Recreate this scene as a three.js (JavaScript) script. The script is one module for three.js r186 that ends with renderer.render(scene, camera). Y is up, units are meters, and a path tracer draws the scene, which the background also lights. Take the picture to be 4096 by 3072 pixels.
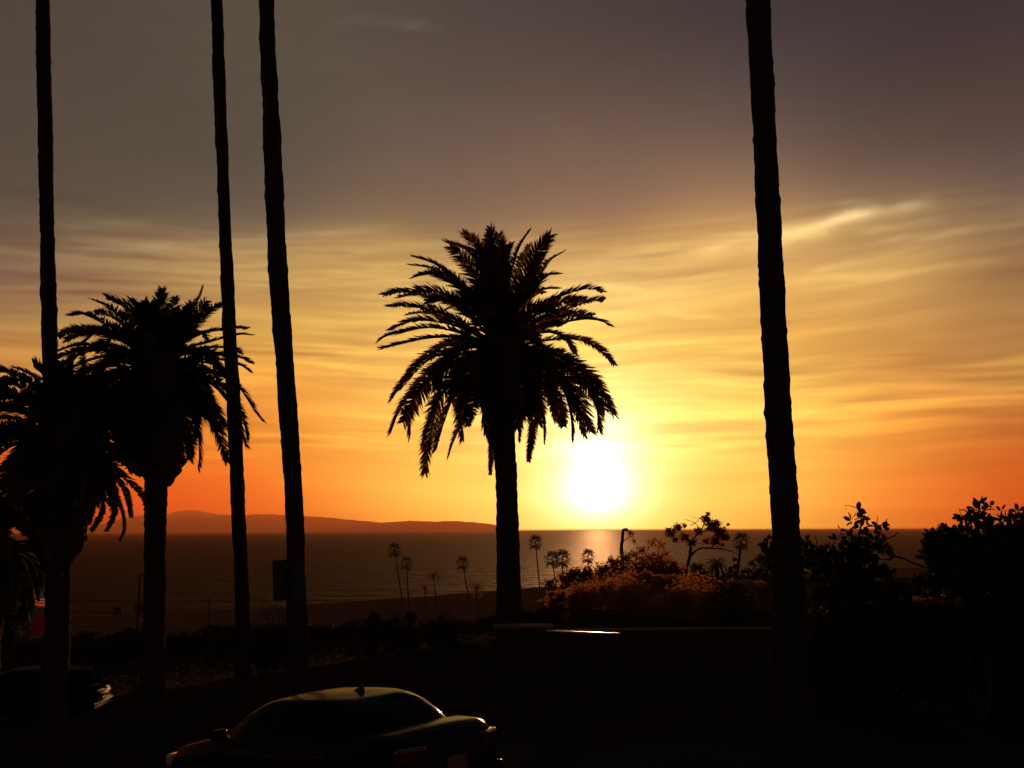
import * as THREE from 'three';
import { mergeGeometries, mergeVertices, toCreasedNormals } from 'three/addons/utils/BufferGeometryUtils.js';
import { RoundedBoxGeometry } from 'three/addons/geometries/RoundedBoxGeometry.js';

// ------------------------------------------------------------------ camera, sky, sun, exposure
const V = (x, y, z) => new THREE.Vector3(x, y, z);
const scene = new THREE.Scene();
const F = 3934, CX = 2048, CY = 1536;                    // lens, for a 4096 x 3072 frame
const camera = new THREE.PerspectiveCamera(2 * Math.atan(CY / F) * 180 / Math.PI, 4 / 3, 0.1, 120000);
camera.position.set(0, 2.6, 0);
camera.rotation.order = 'YXZ';
camera.rotation.set(Math.atan(584 / F), 0, -0.0046);
camera.updateMatrixWorld(true);
const ray = (x, y) => V((x - CX) / F, (CY - y) / F, -1).applyQuaternion(camera.quaternion);
const sunDir = ray(2389, 2012).normalize();
const EXPOSURE = 2.6, HAZE = 0.000034, SUN = 5;
const renderer = new THREE.WebGLRenderer({ antialias: true });
renderer.setSize(1024, 768);
renderer.toneMapping = THREE.LinearToneMapping;
renderer.toneMappingExposure = EXPOSURE;
renderer.shadowMap.enabled = true;

// random numbers and noise, all seeded
function rng(seed) { let s = seed >>> 0; return () => { s = (s + 0x6D2B79F5) | 0; let t = Math.imul(s ^ (s >>> 15), 1 | s); t = (t + Math.imul(t ^ (t >>> 7), 61 | t)) ^ t; return ((t ^ (t >>> 14)) >>> 0) / 4294967296; }; }
const hash2 = (ix, iy, s) => { let h = Math.imul(ix, 374761393) ^ Math.imul(iy, 668265263) ^ Math.imul(s, 1442695041); h = Math.imul(h ^ (h >>> 13), 1274126177); return ((h ^ (h >>> 16)) >>> 0) / 4294967296; };
function vnoise(x, y, s = 0) {
  const ix = Math.floor(x), iy = Math.floor(y), fx = x - ix, fy = y - iy, u = fx * fx * (3 - 2 * fx), v = fy * fy * (3 - 2 * fy);
  const a = hash2(ix, iy, s), b = hash2(ix + 1, iy, s), c = hash2(ix, iy + 1, s), d = hash2(ix + 1, iy + 1, s);
  return (a + (b - a) * u) * (1 - v) + (c + (d - c) * u) * v;
}
function fbm(x, y, o = 4, s = 0) { let a = 0.5, t = 0, n = 0; for (let i = 0; i < o; i++) { t += a * vnoise(x, y, s + i * 17); n += a; a *= 0.55; x = x * 2.03 + 11.3; y = y * 2.03 + 5.7; } return t / n * 2 - 1; }
const lin = (c) => { c /= 255; return c <= 0.04045 ? c / 12.92 : ((c + 0.055) / 1.055) ** 2.4; };
const smooth = (a, b, x) => { const t = Math.min(1, Math.max(0, (x - a) / (b - a))); return t * t * (3 - 2 * t); };

// The sky: measured tones by height and by bearing from the sun, streaks of thin cloud, the sun's aureole.
const SKY_EL = [0, 2.5, 5, 8, 11, 14, 16.5, 18.5, 22, 30, 50, 90];
const SKY_COL = {
  '-180': [[52, 40, 42], [52, 41, 44], [52, 42, 46], [51, 43, 48], [50, 43, 49], [48, 43, 50], [47, 43, 50], [46, 42, 50], [45, 42, 50], [42, 41, 50], [40, 40, 48], [40, 40, 46]],
  '-100': [[66, 33, 22], [68, 37, 27], [68, 42, 32], [68, 47, 38], [66, 49, 41], [76, 58, 50], [70, 56, 50], [64, 54, 50], [58, 51, 50], [52, 48, 50], [44, 43, 49], [40, 40, 46]],
  '-55': [[118, 38, 14], [122, 42, 18], [126, 56, 27], [124, 72, 38], [114, 80, 48], [108, 84, 62], [90, 74, 60], [78, 68, 58], [72, 64, 56], [62, 56, 52], [50, 47, 49], [40, 40, 46]],
  '-32': [[190, 62, 20], [205, 76, 25], [214, 104, 38], [200, 130, 60], [175, 130, 75], [137, 104, 76], [112, 90, 70], [90, 79, 65], [82, 73, 63], [74, 66, 60], [56, 52, 51], [40, 40, 46]],
  '-20': [[212, 78, 22], [234, 108, 34], [235, 136, 46], [231, 150, 62], [215, 160, 76], [195, 150, 86], [160, 126, 82], [112, 94, 76], [88, 79, 67], [84, 76, 65], [60, 56, 54], [40, 40, 46]],
  '-10': [[246, 152, 52], [254, 184, 68], [252, 182, 76], [240, 180, 82], [230, 175, 87], [212, 167, 96], [182, 142, 87], [134, 107, 80], [108, 89, 76], [78, 69, 63], [62, 58, 55], [40, 40, 46]],
  '0': [[246, 180, 66], [250, 190, 84], [250, 200, 100], [245, 200, 102], [240, 190, 92], [226, 180, 106], [188, 143, 88], [142, 107, 82], [112, 89, 76], [70, 61, 59], [62, 58, 57], [40, 40, 46]],
  '10': [[246, 160, 56], [252, 178, 68], [250, 186, 80], [241, 185, 85], [231, 171, 81], [221, 171, 96], [202, 156, 96], [152, 117, 86], [100, 82, 73], [60, 53, 54], [60, 56, 55], [40, 40, 46]],
  '17': [[228, 112, 36], [232, 124, 42], [226, 140, 54], [218, 150, 70], [208, 152, 80], [196, 150, 88], [166, 130, 86], [120, 96, 77], [82, 68, 62], [55, 49, 53], [58, 54, 54], [40, 40, 46]],
  '23': [[196, 74, 24], [196, 82, 27], [186, 100, 42], [188, 130, 66], [168, 122, 72], [148, 112, 76], [120, 96, 76], [96, 79, 71], [76, 62, 57], [51, 46, 53], [56, 52, 53], [40, 40, 46]],
  '45': [[158, 54, 20], [160, 62, 24], [156, 80, 36], [150, 94, 50], [130, 90, 58], [110, 82, 62], [94, 76, 64], [82, 70, 62], [74, 66, 62], [62, 57, 58], [50, 47, 50], [40, 40, 46]],
  '100': [[66, 33, 22], [68, 37, 27], [68, 42, 32], [68, 47, 38], [66, 49, 41], [76, 58, 50], [70, 56, 50], [64, 54, 50], [58, 51, 50], [52, 48, 50], [44, 43, 49], [40, 40, 46]],
  '180': [[52, 40, 42], [52, 41, 44], [52, 42, 46], [51, 43, 48], [50, 43, 49], [48, 43, 50], [47, 43, 50], [46, 42, 50], [45, 42, 50], [42, 41, 50], [40, 40, 48], [40, 40, 46]],
};
function buildSky() {
  const W = 4096, H = 2048, data = new Float32Array(W * H * 4);
  const az = Object.keys(SKY_COL).map(Number).sort((a, b) => a - b), cols = az.map((a) => SKY_COL[a]);
  const sunAz = Math.atan2(sunDir.x, -sunDir.z) * 180 / Math.PI, sunEl = Math.asin(sunDir.y) * 180 / Math.PI;
  // slow (Hermite) curves through the table
  const herm = (p0, p1, p2, p3, x0, x1, x2, x3, t) => { const m1 = (p2 - p0) / (x2 - x0) * (x2 - x1), m2 = (p3 - p1) / (x3 - x1) * (x2 - x1), a = t * t, b = a * t; return (2 * b - 3 * a + 1) * p1 + (b - 2 * a + t) * m1 + (3 * a - 2 * b) * p2 + (b - a) * m2; };
  const at = (c, el, k) => { let i = 0; while (i < SKY_EL.length - 2 && el > SKY_EL[i + 1]) i++; const j0 = Math.max(0, i - 1), j3 = Math.min(SKY_EL.length - 1, i + 2), t = Math.min(1, Math.max(0, (el - SKY_EL[i]) / (SKY_EL[i + 1] - SKY_EL[i]))); return herm(c[j0][k], c[i][k], c[i + 1][k], c[j3][k], SKY_EL[j0] - (j0 === i ? 1 : 0), SKY_EL[i], SKY_EL[i + 1], SKY_EL[j3] + (j3 === i + 1 ? 1 : 0), t); };
  // feathers of cirrus: bearing, height, bearing, height (degrees), half thickness, strength
  const deg = (x, y) => { const r = ray(x * 1.852, y * 1.852); return [Math.atan2(r.x, -r.z) * 57.29578, Math.atan2(r.y, Math.hypot(r.x, r.z)) * 57.29578]; };
  const wisps = [[1500, 545, 1790, 488, 0.6, 0.4], [1640, 525, 1900, 462, 0.5, 0.5], [1700, 502, 1880, 462, 0.24, 0.5], [1790, 478, 2010, 434, 0.3, 0.85], [1800, 442, 1900, 440, 0.2, 0.25], [1850, 505, 2040, 468, 0.18, 0.3], [1880, 520, 2150, 482, 0.22, 0.3], [1740, 590, 1860, 560, 0.18, 0.24], [1700, 606, 2212, 560, 0.26, 0.25], [1230, 560, 1600, 528, 0.4, 0.28], [1290, 612, 1400, 628, 0.2, 0.22], [1420, 668, 1570, 690, 0.16, 0.2], [120, 490, 330, 482, 0.3, 0.24], [120, 545, 520, 520, 0.26, 0.4], [500, 522, 830, 490, 0.24, 0.3], [600, 560, 830, 545, 0.2, 0.22], [860, 62, 925, 40, 0.24, 0.22], [700, 44, 900, 50, 0.3, 0.14], [880, 50, 960, 76, 0.2, 0.14], [600, 780, 800, 770, 0.16, 0.16], [1500, 900, 2000, 890, 0.2, 0.14], [1280, 966, 1560, 940, 0.2, 0.3], [1120, 1010, 1600, 985, 0.14, 0.2]].map(([a, b, c, d, w, s]) => [...deg(a, b), ...deg(c, d), w, s]);
  for (let row = 0; row < H; row++) {
    const el = ((row + 0.5) / H - 0.5) * 180;
    for (let col = 0; col < W; col++) {
      const o = (row * W + col) * 4; data[o + 3] = 1;
      if (el < -0.3) { data[o] = 0.008; data[o + 1] = 0.003; data[o + 2] = 0.002; continue; }
      let a = ((col + 0.5) / W - 0.5) * 360 + 90; if (a > 180) a -= 360;
      let d = a - sunAz; if (d > 180) d -= 360; if (d < -180) d += 360;
      // streaks, nearly level, rising a little to the right and drawn out along the layer
      const e = Math.max(el, 0), warp = fbm(a / 22, e / 7, 3, 91) * 1.1, v = e - 0.045 * a * smooth(3, 16, e) + warp;
      const amp = smooth(0.5, 6, e) * (1 - 0.9 * smooth(14.5, 19, e)) * (1 - smooth(45, 80, Math.abs(d)) * 0.4);
      const gate = smooth(-0.3, 0.4, fbm(a / 12, v / 2.4, 2, 55)); let n = 0.5 * fbm(a / 10, v / 0.62, 4, 3) + 0.4 * fbm(a / 19 + 7, v / 1.7, 3, 40) + gate * (0.55 - 2.2 * Math.abs(fbm(a / 11 + 3, v / 0.55, 4, 77))) * 0.55;
      n += 0.34 * gate * fbm(a / 4.5, v / 0.22, 3, 133);
      n += 0.5 * fbm(a / 9, e / 5, 3, 8) * smooth(17, 24, e);
      const shift = 1.3 * fbm(a / 14, 3.3, 3, 23) + 0.03 * (a - 5), es = Math.max(0, e - shift * smooth(9, 14, e) * (1 - smooth(22, 30, e)));
      let i = 0; while (i < az.length - 2 && d > az[i + 1]) i++;
      const i0 = Math.max(0, i - 1), i3 = Math.min(az.length - 1, i + 2), t = (d - az[i]) / (az[i + 1] - az[i]), c = [0, 0, 0];
      for (let k = 0; k < 3; k++) c[k] = lin(Math.max(2, herm(at(cols[i0], es, k), at(cols[i], es, k), at(cols[i + 1], es, k), at(cols[i3], es, k), az[i0] - (i0 === i ? 5 : 0), az[i], az[i + 1], az[i3] + (i3 === i + 1 ? 5 : 0), t)));
      let w = 0;
      if (Math.abs(a) < 40 && e < 32) for (const [x0, y0, x1, y1, th, s] of wisps) {
        const dx = x1 - x0, dy = y1 - y0, q = Math.min(1.15, Math.max(-0.15, ((a - x0) * dx + (e - y0) * dy) / (dx * dx + dy * dy))), px = a - x0 - q * dx, py = e - y0 - q * dy + 0.25 * fbm(a / 2.2, e / 1.5, 2, 66);
        const r2 = (px * px * 0.6 + py * py) / (th * th);
        if (r2 < 9) w += s * Math.exp(-r2) * smooth(-0.15, 0.3, q) * (1 - smooth(0.75, 1.15, q)) * (0.8 + 0.4 * fbm(a / 1.2, e / 0.3, 3, 12));
      }
      const m0 = amp * n * 0.62, m = m0 > 0 ? m0 : m0 * 0.65, up = 1 + Math.max(-0.6, m) + w;
      // the sun's aureole behind thin cloud
      const cosd = Math.sin(e / 57.29578) * Math.sin(sunEl / 57.29578) + Math.cos(e / 57.29578) * Math.cos(sunEl / 57.29578) * Math.cos(d / 57.29578), g = Math.acos(Math.min(1, cosd)) * 57.29578;
      const g2 = Math.hypot(d * 0.85, (e - 2.9) * 0.72), core = (2.3 * Math.exp(-((Math.hypot(d, (e - 2.7) * 0.75) / 1.2) ** 1.3)) + 0.6 * Math.exp(-((g2 / 2.5) ** 2)) * (1 + 1.6 * n * amp)) * (0.25 + 0.75 * smooth(-0.2, 1.9, e)), halo = 0.9 * Math.exp(-g2 / 3.2) + 0.16 * Math.exp(-g2 / 8) * (1 + 2 * m) * (1 - smooth(9, 18, e)), f = 1 / EXPOSURE;
      // what lies behind the haze: the tone that is seen, less the light that the air in front adds and takes
      const T = Math.exp(-HAZE * Math.min(46500, 870 / Math.sin(Math.max(e, 0.05) / 57.29578))), seen = [c[0] * up + core + halo, c[1] * (up + 0.25 * m + 0.3 * w) + core * 0.92 + halo * 0.76, c[2] * (up - 0.1 * m + 0.35 * w) + core * 0.74 + halo * 0.25];
      [0.46, 0.085, 0.02].forEach((air, k) => { data[o + k] = Math.max(0.35 * seen[k], (seen[k] - air * (1 - T)) / T) * f; });
    }
  }
  const t = new THREE.DataTexture(data, W, H, THREE.RGBAFormat, THREE.FloatType);
  t.mapping = THREE.EquirectangularReflectionMapping; t.magFilter = THREE.LinearFilter; t.minFilter = THREE.LinearFilter; t.needsUpdate = true;
  return t;
}
const sky = buildSky();
scene.background = sky; scene.environment = sky;
const sun = new THREE.DirectionalLight(new THREE.Color(1, 0.44, 0.16), SUN);
sun.name = 'sun'; sun.position.copy(sunDir).multiplyScalar(400); sun.castShadow = true; sun.shadow.radius = 2;
Object.assign(sun.shadow.camera, { left: -120, right: 120, top: 60, bottom: -60, near: 1, far: 900 });
sun.shadow.mapSize.set(4096, 4096);
scene.add(sun, sun.target);
scene.fog = new THREE.FogExp2(new THREE.Color(1, 0.38, 0.18), HAZE);

// ------------------------------------------------------------------ helpers
const used = new Set();
function numbered(n) { if (!used.has(n)) { used.add(n); return n; } for (let i = 1; ; i++) { const m = n + '_' + String(i).padStart(3, '0'); if (!used.has(m)) { used.add(m); return m; } } }
function thing(name, label, category, pos, group) { const o = new THREE.Group(); o.name = numbered(name); o.position.copy(pos); o.userData = { label, category }; if (group) o.userData.group = group; scene.add(o); return o; }
function part(name, geo, mat, parent, stuff) { const m = new THREE.Mesh(geo, mat); m.name = name; m.castShadow = m.receiveShadow = true; if (stuff) m.userData.kind = 'stuff'; parent.add(m); return m; }
function struct(name, geo, mat) { const m = part(numbered(name), geo, mat, scene); m.userData.kind = 'structure'; return m; }
function P(x, y, d) { const r = ray(x, y); return r.multiplyScalar(d / -r.z).add(camera.position); }   // the point at depth d seen at (x, y)
function soup(pos, uv) { const g = new THREE.BufferGeometry(); g.setAttribute('position', new THREE.Float32BufferAttribute(pos, 3)); g.setAttribute('uv', new THREE.Float32BufferAttribute(uv || new Float32Array(pos.length / 3 * 2), 2)); g.computeVertexNormals(); return g; }
function box(w, h, d, x = 0, y = 0, z = 0, r = 0) { const g = r ? new RoundedBoxGeometry(w, h, d, 2, r) : new THREE.BoxGeometry(w, h, d); g.translate(x, y, z); return g; }
// a tube through points with a radius each; bump(angle, along) adds to the radius
function tube(pts, radii, sides = 10, bump = null, cap = true) {
  const pos = [], uv = [], idx = [], n = pts.length; let len = 0;
  const T = pts.map((_, i) => pts[Math.min(n - 1, i + 1)].clone().sub(pts[Math.max(0, i - 1)]).normalize());
  let ref = Math.abs(T[0].z) < 0.9 ? V(0, 0, 1) : V(1, 0, 0);
  for (let i = 0; i < n; i++) {
    if (i) len += pts[i].distanceTo(pts[i - 1]);
    const A = ref.clone().sub(T[i].clone().multiplyScalar(ref.dot(T[i]))).normalize(), B = T[i].clone().cross(A); ref = A;
    for (let k = 0; k <= sides; k++) {
      const th = k / sides * Math.PI * 2, r = radii[i] + (bump ? bump(k % sides / sides, len) : 0), p = pts[i].clone().addScaledVector(A, Math.cos(th) * r).addScaledVector(B, Math.sin(th) * r);
      pos.push(p.x, p.y, p.z); uv.push(k / sides * Math.max(0.2, 6.28 * radii[0]), len);
    }
  }
  for (let i = 0; i < n - 1; i++) for (let k = 0; k < sides; k++) { const a = i * (sides + 1) + k, b = a + sides + 1; idx.push(a, a + 1, b, b, a + 1, b + 1); }
  if (cap) for (const [i, flip] of [[0, 1], [n - 1, 0]]) { const c = pos.length / 3; pos.push(pts[i].x, pts[i].y, pts[i].z); uv.push(0, 0); for (let k = 0; k < sides; k++) { const a = i * (sides + 1) + k; flip ? idx.push(c, a + 1, a) : idx.push(c, a, a + 1); } }
  const g = new THREE.BufferGeometry(); g.setAttribute('position', new THREE.Float32BufferAttribute(pos, 3)); g.setAttribute('uv', new THREE.Float32BufferAttribute(uv, 2)); g.setIndex(idx); g.computeVertexNormals(); return g;
}
const along = (pts, n) => new THREE.CatmullRomCurve3(pts, false, 'centripetal').getPoints(n);
const poly = (list, x) => { let i = 0; while (i < list.length - 2 && x > list[i + 1][0]) i++; const [x0, y0] = list[i], [x1, y1] = list[i + 1]; return y0 + (y1 - y0) * (x - x0) / (x1 - x0); };
const clampPoly = (list, x) => poly(list, Math.min(list[list.length - 1][0], Math.max(list[0][0], x)));
function noiseTex(size, fn, srgb) { const d = new Uint8Array(size * size * 4); for (let y = 0; y < size; y++) for (let x = 0; x < size; x++) { const c = fn(x / size, y / size), o = (y * size + x) * 4; for (let k = 0; k < 3; k++) d[o + k] = Math.max(0, Math.min(255, (Array.isArray(c) ? c[k] : c) * 255)); d[o + 3] = 255; } const t = new THREE.DataTexture(d, size, size); t.wrapS = t.wrapT = THREE.RepeatWrapping; t.magFilter = THREE.LinearFilter; if (srgb) t.colorSpace = THREE.SRGBColorSpace; t.needsUpdate = true; return t; }
// noise that repeats without a seam
function tileNoise(u, v, f, s, o = 4) { let a = 0.5, t = 0, n = 0; for (let i = 0; i < o; i++) { const x = u * f, y = v * f, ix = Math.floor(x), iy = Math.floor(y), fx = x - ix, fy = y - iy, p = fx * fx * (3 - 2 * fx), q = fy * fy * (3 - 2 * fy), m = (k) => ((k % f) + f) % f; const A = hash2(m(ix), m(iy), s + i), B = hash2(m(ix + 1), m(iy), s + i), C = hash2(m(ix), m(iy + 1), s + i), D = hash2(m(ix + 1), m(iy + 1), s + i); t += a * ((A + (B - A) * p) * (1 - q) + (C + (D - C) * p) * q); n += a; a *= 0.55; f *= 2; } return t / n; }
const rep = (t, x, y) => { const c = t.clone(); c.repeat.set(x, y); c.needsUpdate = true; return c; };
const grain = noiseTex(256, (u, v) => tileNoise(u, v, 6, 5, 5));
const grainTone = noiseTex(256, (u, v) => { const n = 0.62 + 0.38 * tileNoise(u, v, 5, 9, 5); return [n, n, n]; }, true);
const ringTex = noiseTex(256, (u, v) => { const w = tileNoise(u, v, 8, 31, 4); return 0.5 + 0.3 * Math.sin((v * 12 + w * 1.2) * 6.283) + 0.25 * (w - 0.5) - 0.25 * smooth(0.72, 0.8, tileNoise(u, v, 16, 3, 2)); });
const C3 = (r, g, b) => new THREE.Color(r, g, b);
const std = (r, g, b, o = {}) => new THREE.MeshStandardMaterial({ color: C3(r, g, b), roughness: 0.9, ...o });
const matt = (r, g, b, o = {}) => new THREE.MeshPhysicalMaterial({ color: C3(r, g, b), roughness: 1, specularIntensity: 0, ...o });
const leafMat = (r, g, b, t, rough = 0.95) => new THREE.MeshPhysicalMaterial({ color: C3(r, g, b), roughness: rough, specularIntensity: 0.1, transmission: t, thickness: 0, side: THREE.DoubleSide });
const M = {
  bark: matt(0.06, 0.046, 0.036, { map: rep(grainTone, 1, 1), bumpMap: rep(ringTex, 0.6, 0.9), bumpScale: 0.02 }),
  dateBark: matt(0.075, 0.05, 0.036, { map: rep(grainTone, 1.5, 1.5), bumpMap: rep(ringTex, 1.2, 0.5), bumpScale: 0.03 }),
  boss: matt(0.07, 0.045, 0.028, { bumpMap: rep(grain, 2, 2), bumpScale: 0.04 }),
  frondGlowTint: leafMat(0.12, 0.065, 0.025, 0.5),  // red sunset glow put into the colour; the plain frond is the same palm
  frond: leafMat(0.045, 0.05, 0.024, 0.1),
  rachis: matt(0.1, 0.085, 0.04),
  fan: leafMat(0.06, 0.06, 0.03, 0.25),
  leafGlowTint: leafMat(0.26, 0.11, 0.036, 0.62),  // orange glare under the sun put into the leaf colour, paler than real foliage
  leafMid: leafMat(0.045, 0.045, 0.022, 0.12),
  bigLeaf: leafMat(0.04, 0.05, 0.022, 0.08, 0.95),
  wood: matt(0.07, 0.054, 0.042, { bumpMap: rep(grain, 2, 2), bumpScale: 0.01 }),
  ground: matt(0.038, 0.034, 0.024, { map: rep(grainTone, 0.25, 0.25), bumpMap: rep(grain, 0.7, 0.7), bumpScale: 0.004 }),
  asphalt: matt(0.045, 0.044, 0.044, { map: rep(grainTone, 0.3, 0.3), bumpMap: rep(grain, 3, 3), bumpScale: 0.0006 }),
  sand: matt(0.09, 0.066, 0.05, { map: rep(grainTone, 0.05, 0.05), bumpMap: rep(grain, 0.2, 0.2), bumpScale: 0.01 }),
  concrete: matt(0.24, 0.2, 0.17, { map: rep(grainTone, 1, 1), bumpMap: rep(grain, 3, 3), bumpScale: 0.004 }),
  stucco: matt(0.1, 0.08, 0.062, { map: rep(grainTone, 0.8, 0.8), bumpMap: rep(grain, 4, 4), bumpScale: 0.006 }),
  steel: std(0.5, 0.5, 0.5, { metalness: 1, roughness: 0.28 }),
  darkSteel: matt(0.04, 0.04, 0.042),
  signBack: matt(0.07, 0.068, 0.066),
  paint: new THREE.MeshPhysicalMaterial({ color: C3(0.01, 0.01, 0.012), roughness: 0.3, specularIntensity: 0.02, clearcoat: 0.07, clearcoatRoughness: 0.05 }),
  paintBlue: new THREE.MeshPhysicalMaterial({ color: C3(0.008, 0.012, 0.018), roughness: 0.5, specularIntensity: 0.04, clearcoat: 0.02, clearcoatRoughness: 0.06 }),
  paintGrey: new THREE.MeshPhysicalMaterial({ color: C3(0.03, 0.03, 0.032), roughness: 0.3, clearcoat: 0.6, clearcoatRoughness: 0.05 }),
  glass: new THREE.MeshPhysicalMaterial({ color: C3(0.008, 0.009, 0.01), roughness: 0.05, specularIntensity: 0.03 }),
  rubber: std(0.02, 0.02, 0.02), alloy: std(0.4, 0.4, 0.42, { metalness: 0.9, roughness: 0.35 }), trim: std(0.015, 0.015, 0.016, { roughness: 0.5 }),
  redLens: new THREE.MeshPhysicalMaterial({ color: C3(0.08, 0.004, 0.004), roughness: 0.15, clearcoat: 0.5 }),
  clearLens: new THREE.MeshPhysicalMaterial({ color: C3(0.5, 0.5, 0.5), roughness: 0.1, clearcoat: 1 }),
  plate: std(0.1, 0.1, 0.097, { roughness: 0.5 }), white: std(0.55, 0.53, 0.5, { roughness: 0.7 }),
};

// ------------------------------------------------------------------ the setting: ground, beach, sea, island
const SEA = -25.4;
function plateau(x, d) { return -0.018 * d + (x < -1 ? Math.max(-6, 0.15 * (x + 1)) : Math.max(-4, -0.018 * (x + 1))) * smooth(2, 14, d) + 0.05 * fbm(x / 4, d / 4, 3, 2) - 0.34 * smooth(3, 11, d); }
const edgeAt = (x) => (x < 1.5 ? 34 + 0.6 * fbm(x / 6, 1, 3, 4) : x < 5.55 ? 34 + (x - 1.5) / 0.05 : 115 + Math.min(60, (x - 5.55) * 0.3)) + 1.2 * fbm(x / 3, 9, 3, 6);
function groundH(x, d) { const f = Math.max(0, d - edgeAt(x)); return Math.max(-25.6, plateau(x, d) - f * 0.72 - 0.5 * Math.min(1, f / 4) * fbm(x / 3, d / 3, 3, 14)); }
function hit(x, y) { const r = ray(x, y), k = -r.z; for (let d = 4; d < 200; d += 0.05) { const p = r.clone().multiplyScalar(d / k).add(camera.position); if (p.y <= groundH(p.x, d)) { p.y = groundH(p.x, d); return p; } } return r.multiplyScalar(120 / k).add(camera.position); }
const foot = (x, d) => V(x, groundH(x, d), -d);
{
  const xs = [], ds = [];
  for (let x = -260; x < -40; x += 8) xs.push(x); for (let x = -40; x < 24; x += 0.5) xs.push(x); for (let x = 24; x <= 320; x += 6) xs.push(x);
  for (let d = -60; d < 0; d += 5) ds.push(d); for (let d = 0; d < 80; d += 0.8) ds.push(d); for (let d = 80; d <= 260; d += 3) ds.push(d);
  const pos = [], uv = [], idx = [], w = xs.length;
  for (const d of ds) for (const x of xs) { pos.push(x, groundH(x, d), -d); uv.push(x, d); }
  for (let j = 0; j < ds.length - 1; j++) for (let i = 0; i < w - 1; i++) { const a = j * w + i; idx.push(a, a + 1, a + w, a + w, a + 1, a + w + 1); }
  const g = new THREE.BufferGeometry(); g.setAttribute('position', new THREE.Float32BufferAttribute(pos, 3)); g.setAttribute('uv', new THREE.Float32BufferAttribute(uv, 2)); g.setIndex(idx); g.computeVertexNormals();
  struct('ground', g, M.ground);
  // the street that the near car stands on
  const rp = [], ru = [], ri = []; const rx = []; for (let x = -60; x <= 60; x += 1) rx.push(x); const rd = []; for (let d = 2; d <= 16; d += 1) rd.push(d);
  for (const d of rd) for (const x of rx) { rp.push(x, groundH(x, d) + 0.03, -d); ru.push(x, d); }
  for (let j = 0; j < rd.length - 1; j++) for (let i = 0; i < rx.length - 1; i++) { const a = j * rx.length + i; ri.push(a, a + 1, a + rx.length, a + rx.length, a + 1, a + rx.length + 1); }
  const rg = new THREE.BufferGeometry(); rg.setAttribute('position', new THREE.Float32BufferAttribute(rp, 3)); rg.setAttribute('uv', new THREE.Float32BufferAttribute(ru, 2)); rg.setIndex(ri); rg.computeVertexNormals();
  struct('road', rg, M.asphalt);
}
// beach: from the foot of the bluff to the shoreline that runs away to the right
const shore = [[-900, 40], [-420, 215], [-177, 340], [-119, 373], [-78, 410], [-34, 465], [13, 519], [148, 637], [314, 780], [900, 1240], [2200, 2300]];
{
  const pos = [], uv = [], idx = [], rows = 14, line = along(shore.map(([x, d]) => V(x, 0, -d)), 220);
  line.forEach((p, i) => { for (let j = 0; j < rows; j++) { const t = j / (rows - 1), wob = 3 * fbm(i / 9, 2, 3, 71), q = p.clone().lerp(V(p.x * 0.6 + 60, 0, -30), Math.max(0, t)); const y = j === 0 ? -26.2 : -25.2 + 1.1 * smooth(0, 0.5, t) + 0.25 * fbm(q.x / 30, q.z / 30, 3, 5); pos.push(q.x + wob * (1 - t), Math.min(y, -24.2), q.z - (j === 0 ? 14 : 0)); uv.push(q.x, q.z); } });
  for (let i = 0; i < line.length - 1; i++) for (let j = 0; j < rows - 1; j++) { const a = i * rows + j; idx.push(a, a + rows, a + 1, a + 1, a + rows, a + rows + 1); }
  const g = new THREE.BufferGeometry(); g.setAttribute('position', new THREE.Float32BufferAttribute(pos, 3)); g.setAttribute('uv', new THREE.Float32BufferAttribute(uv, 2)); g.setIndex(idx); g.computeVertexNormals();
  struct('beach', g, M.sand);
}
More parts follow.
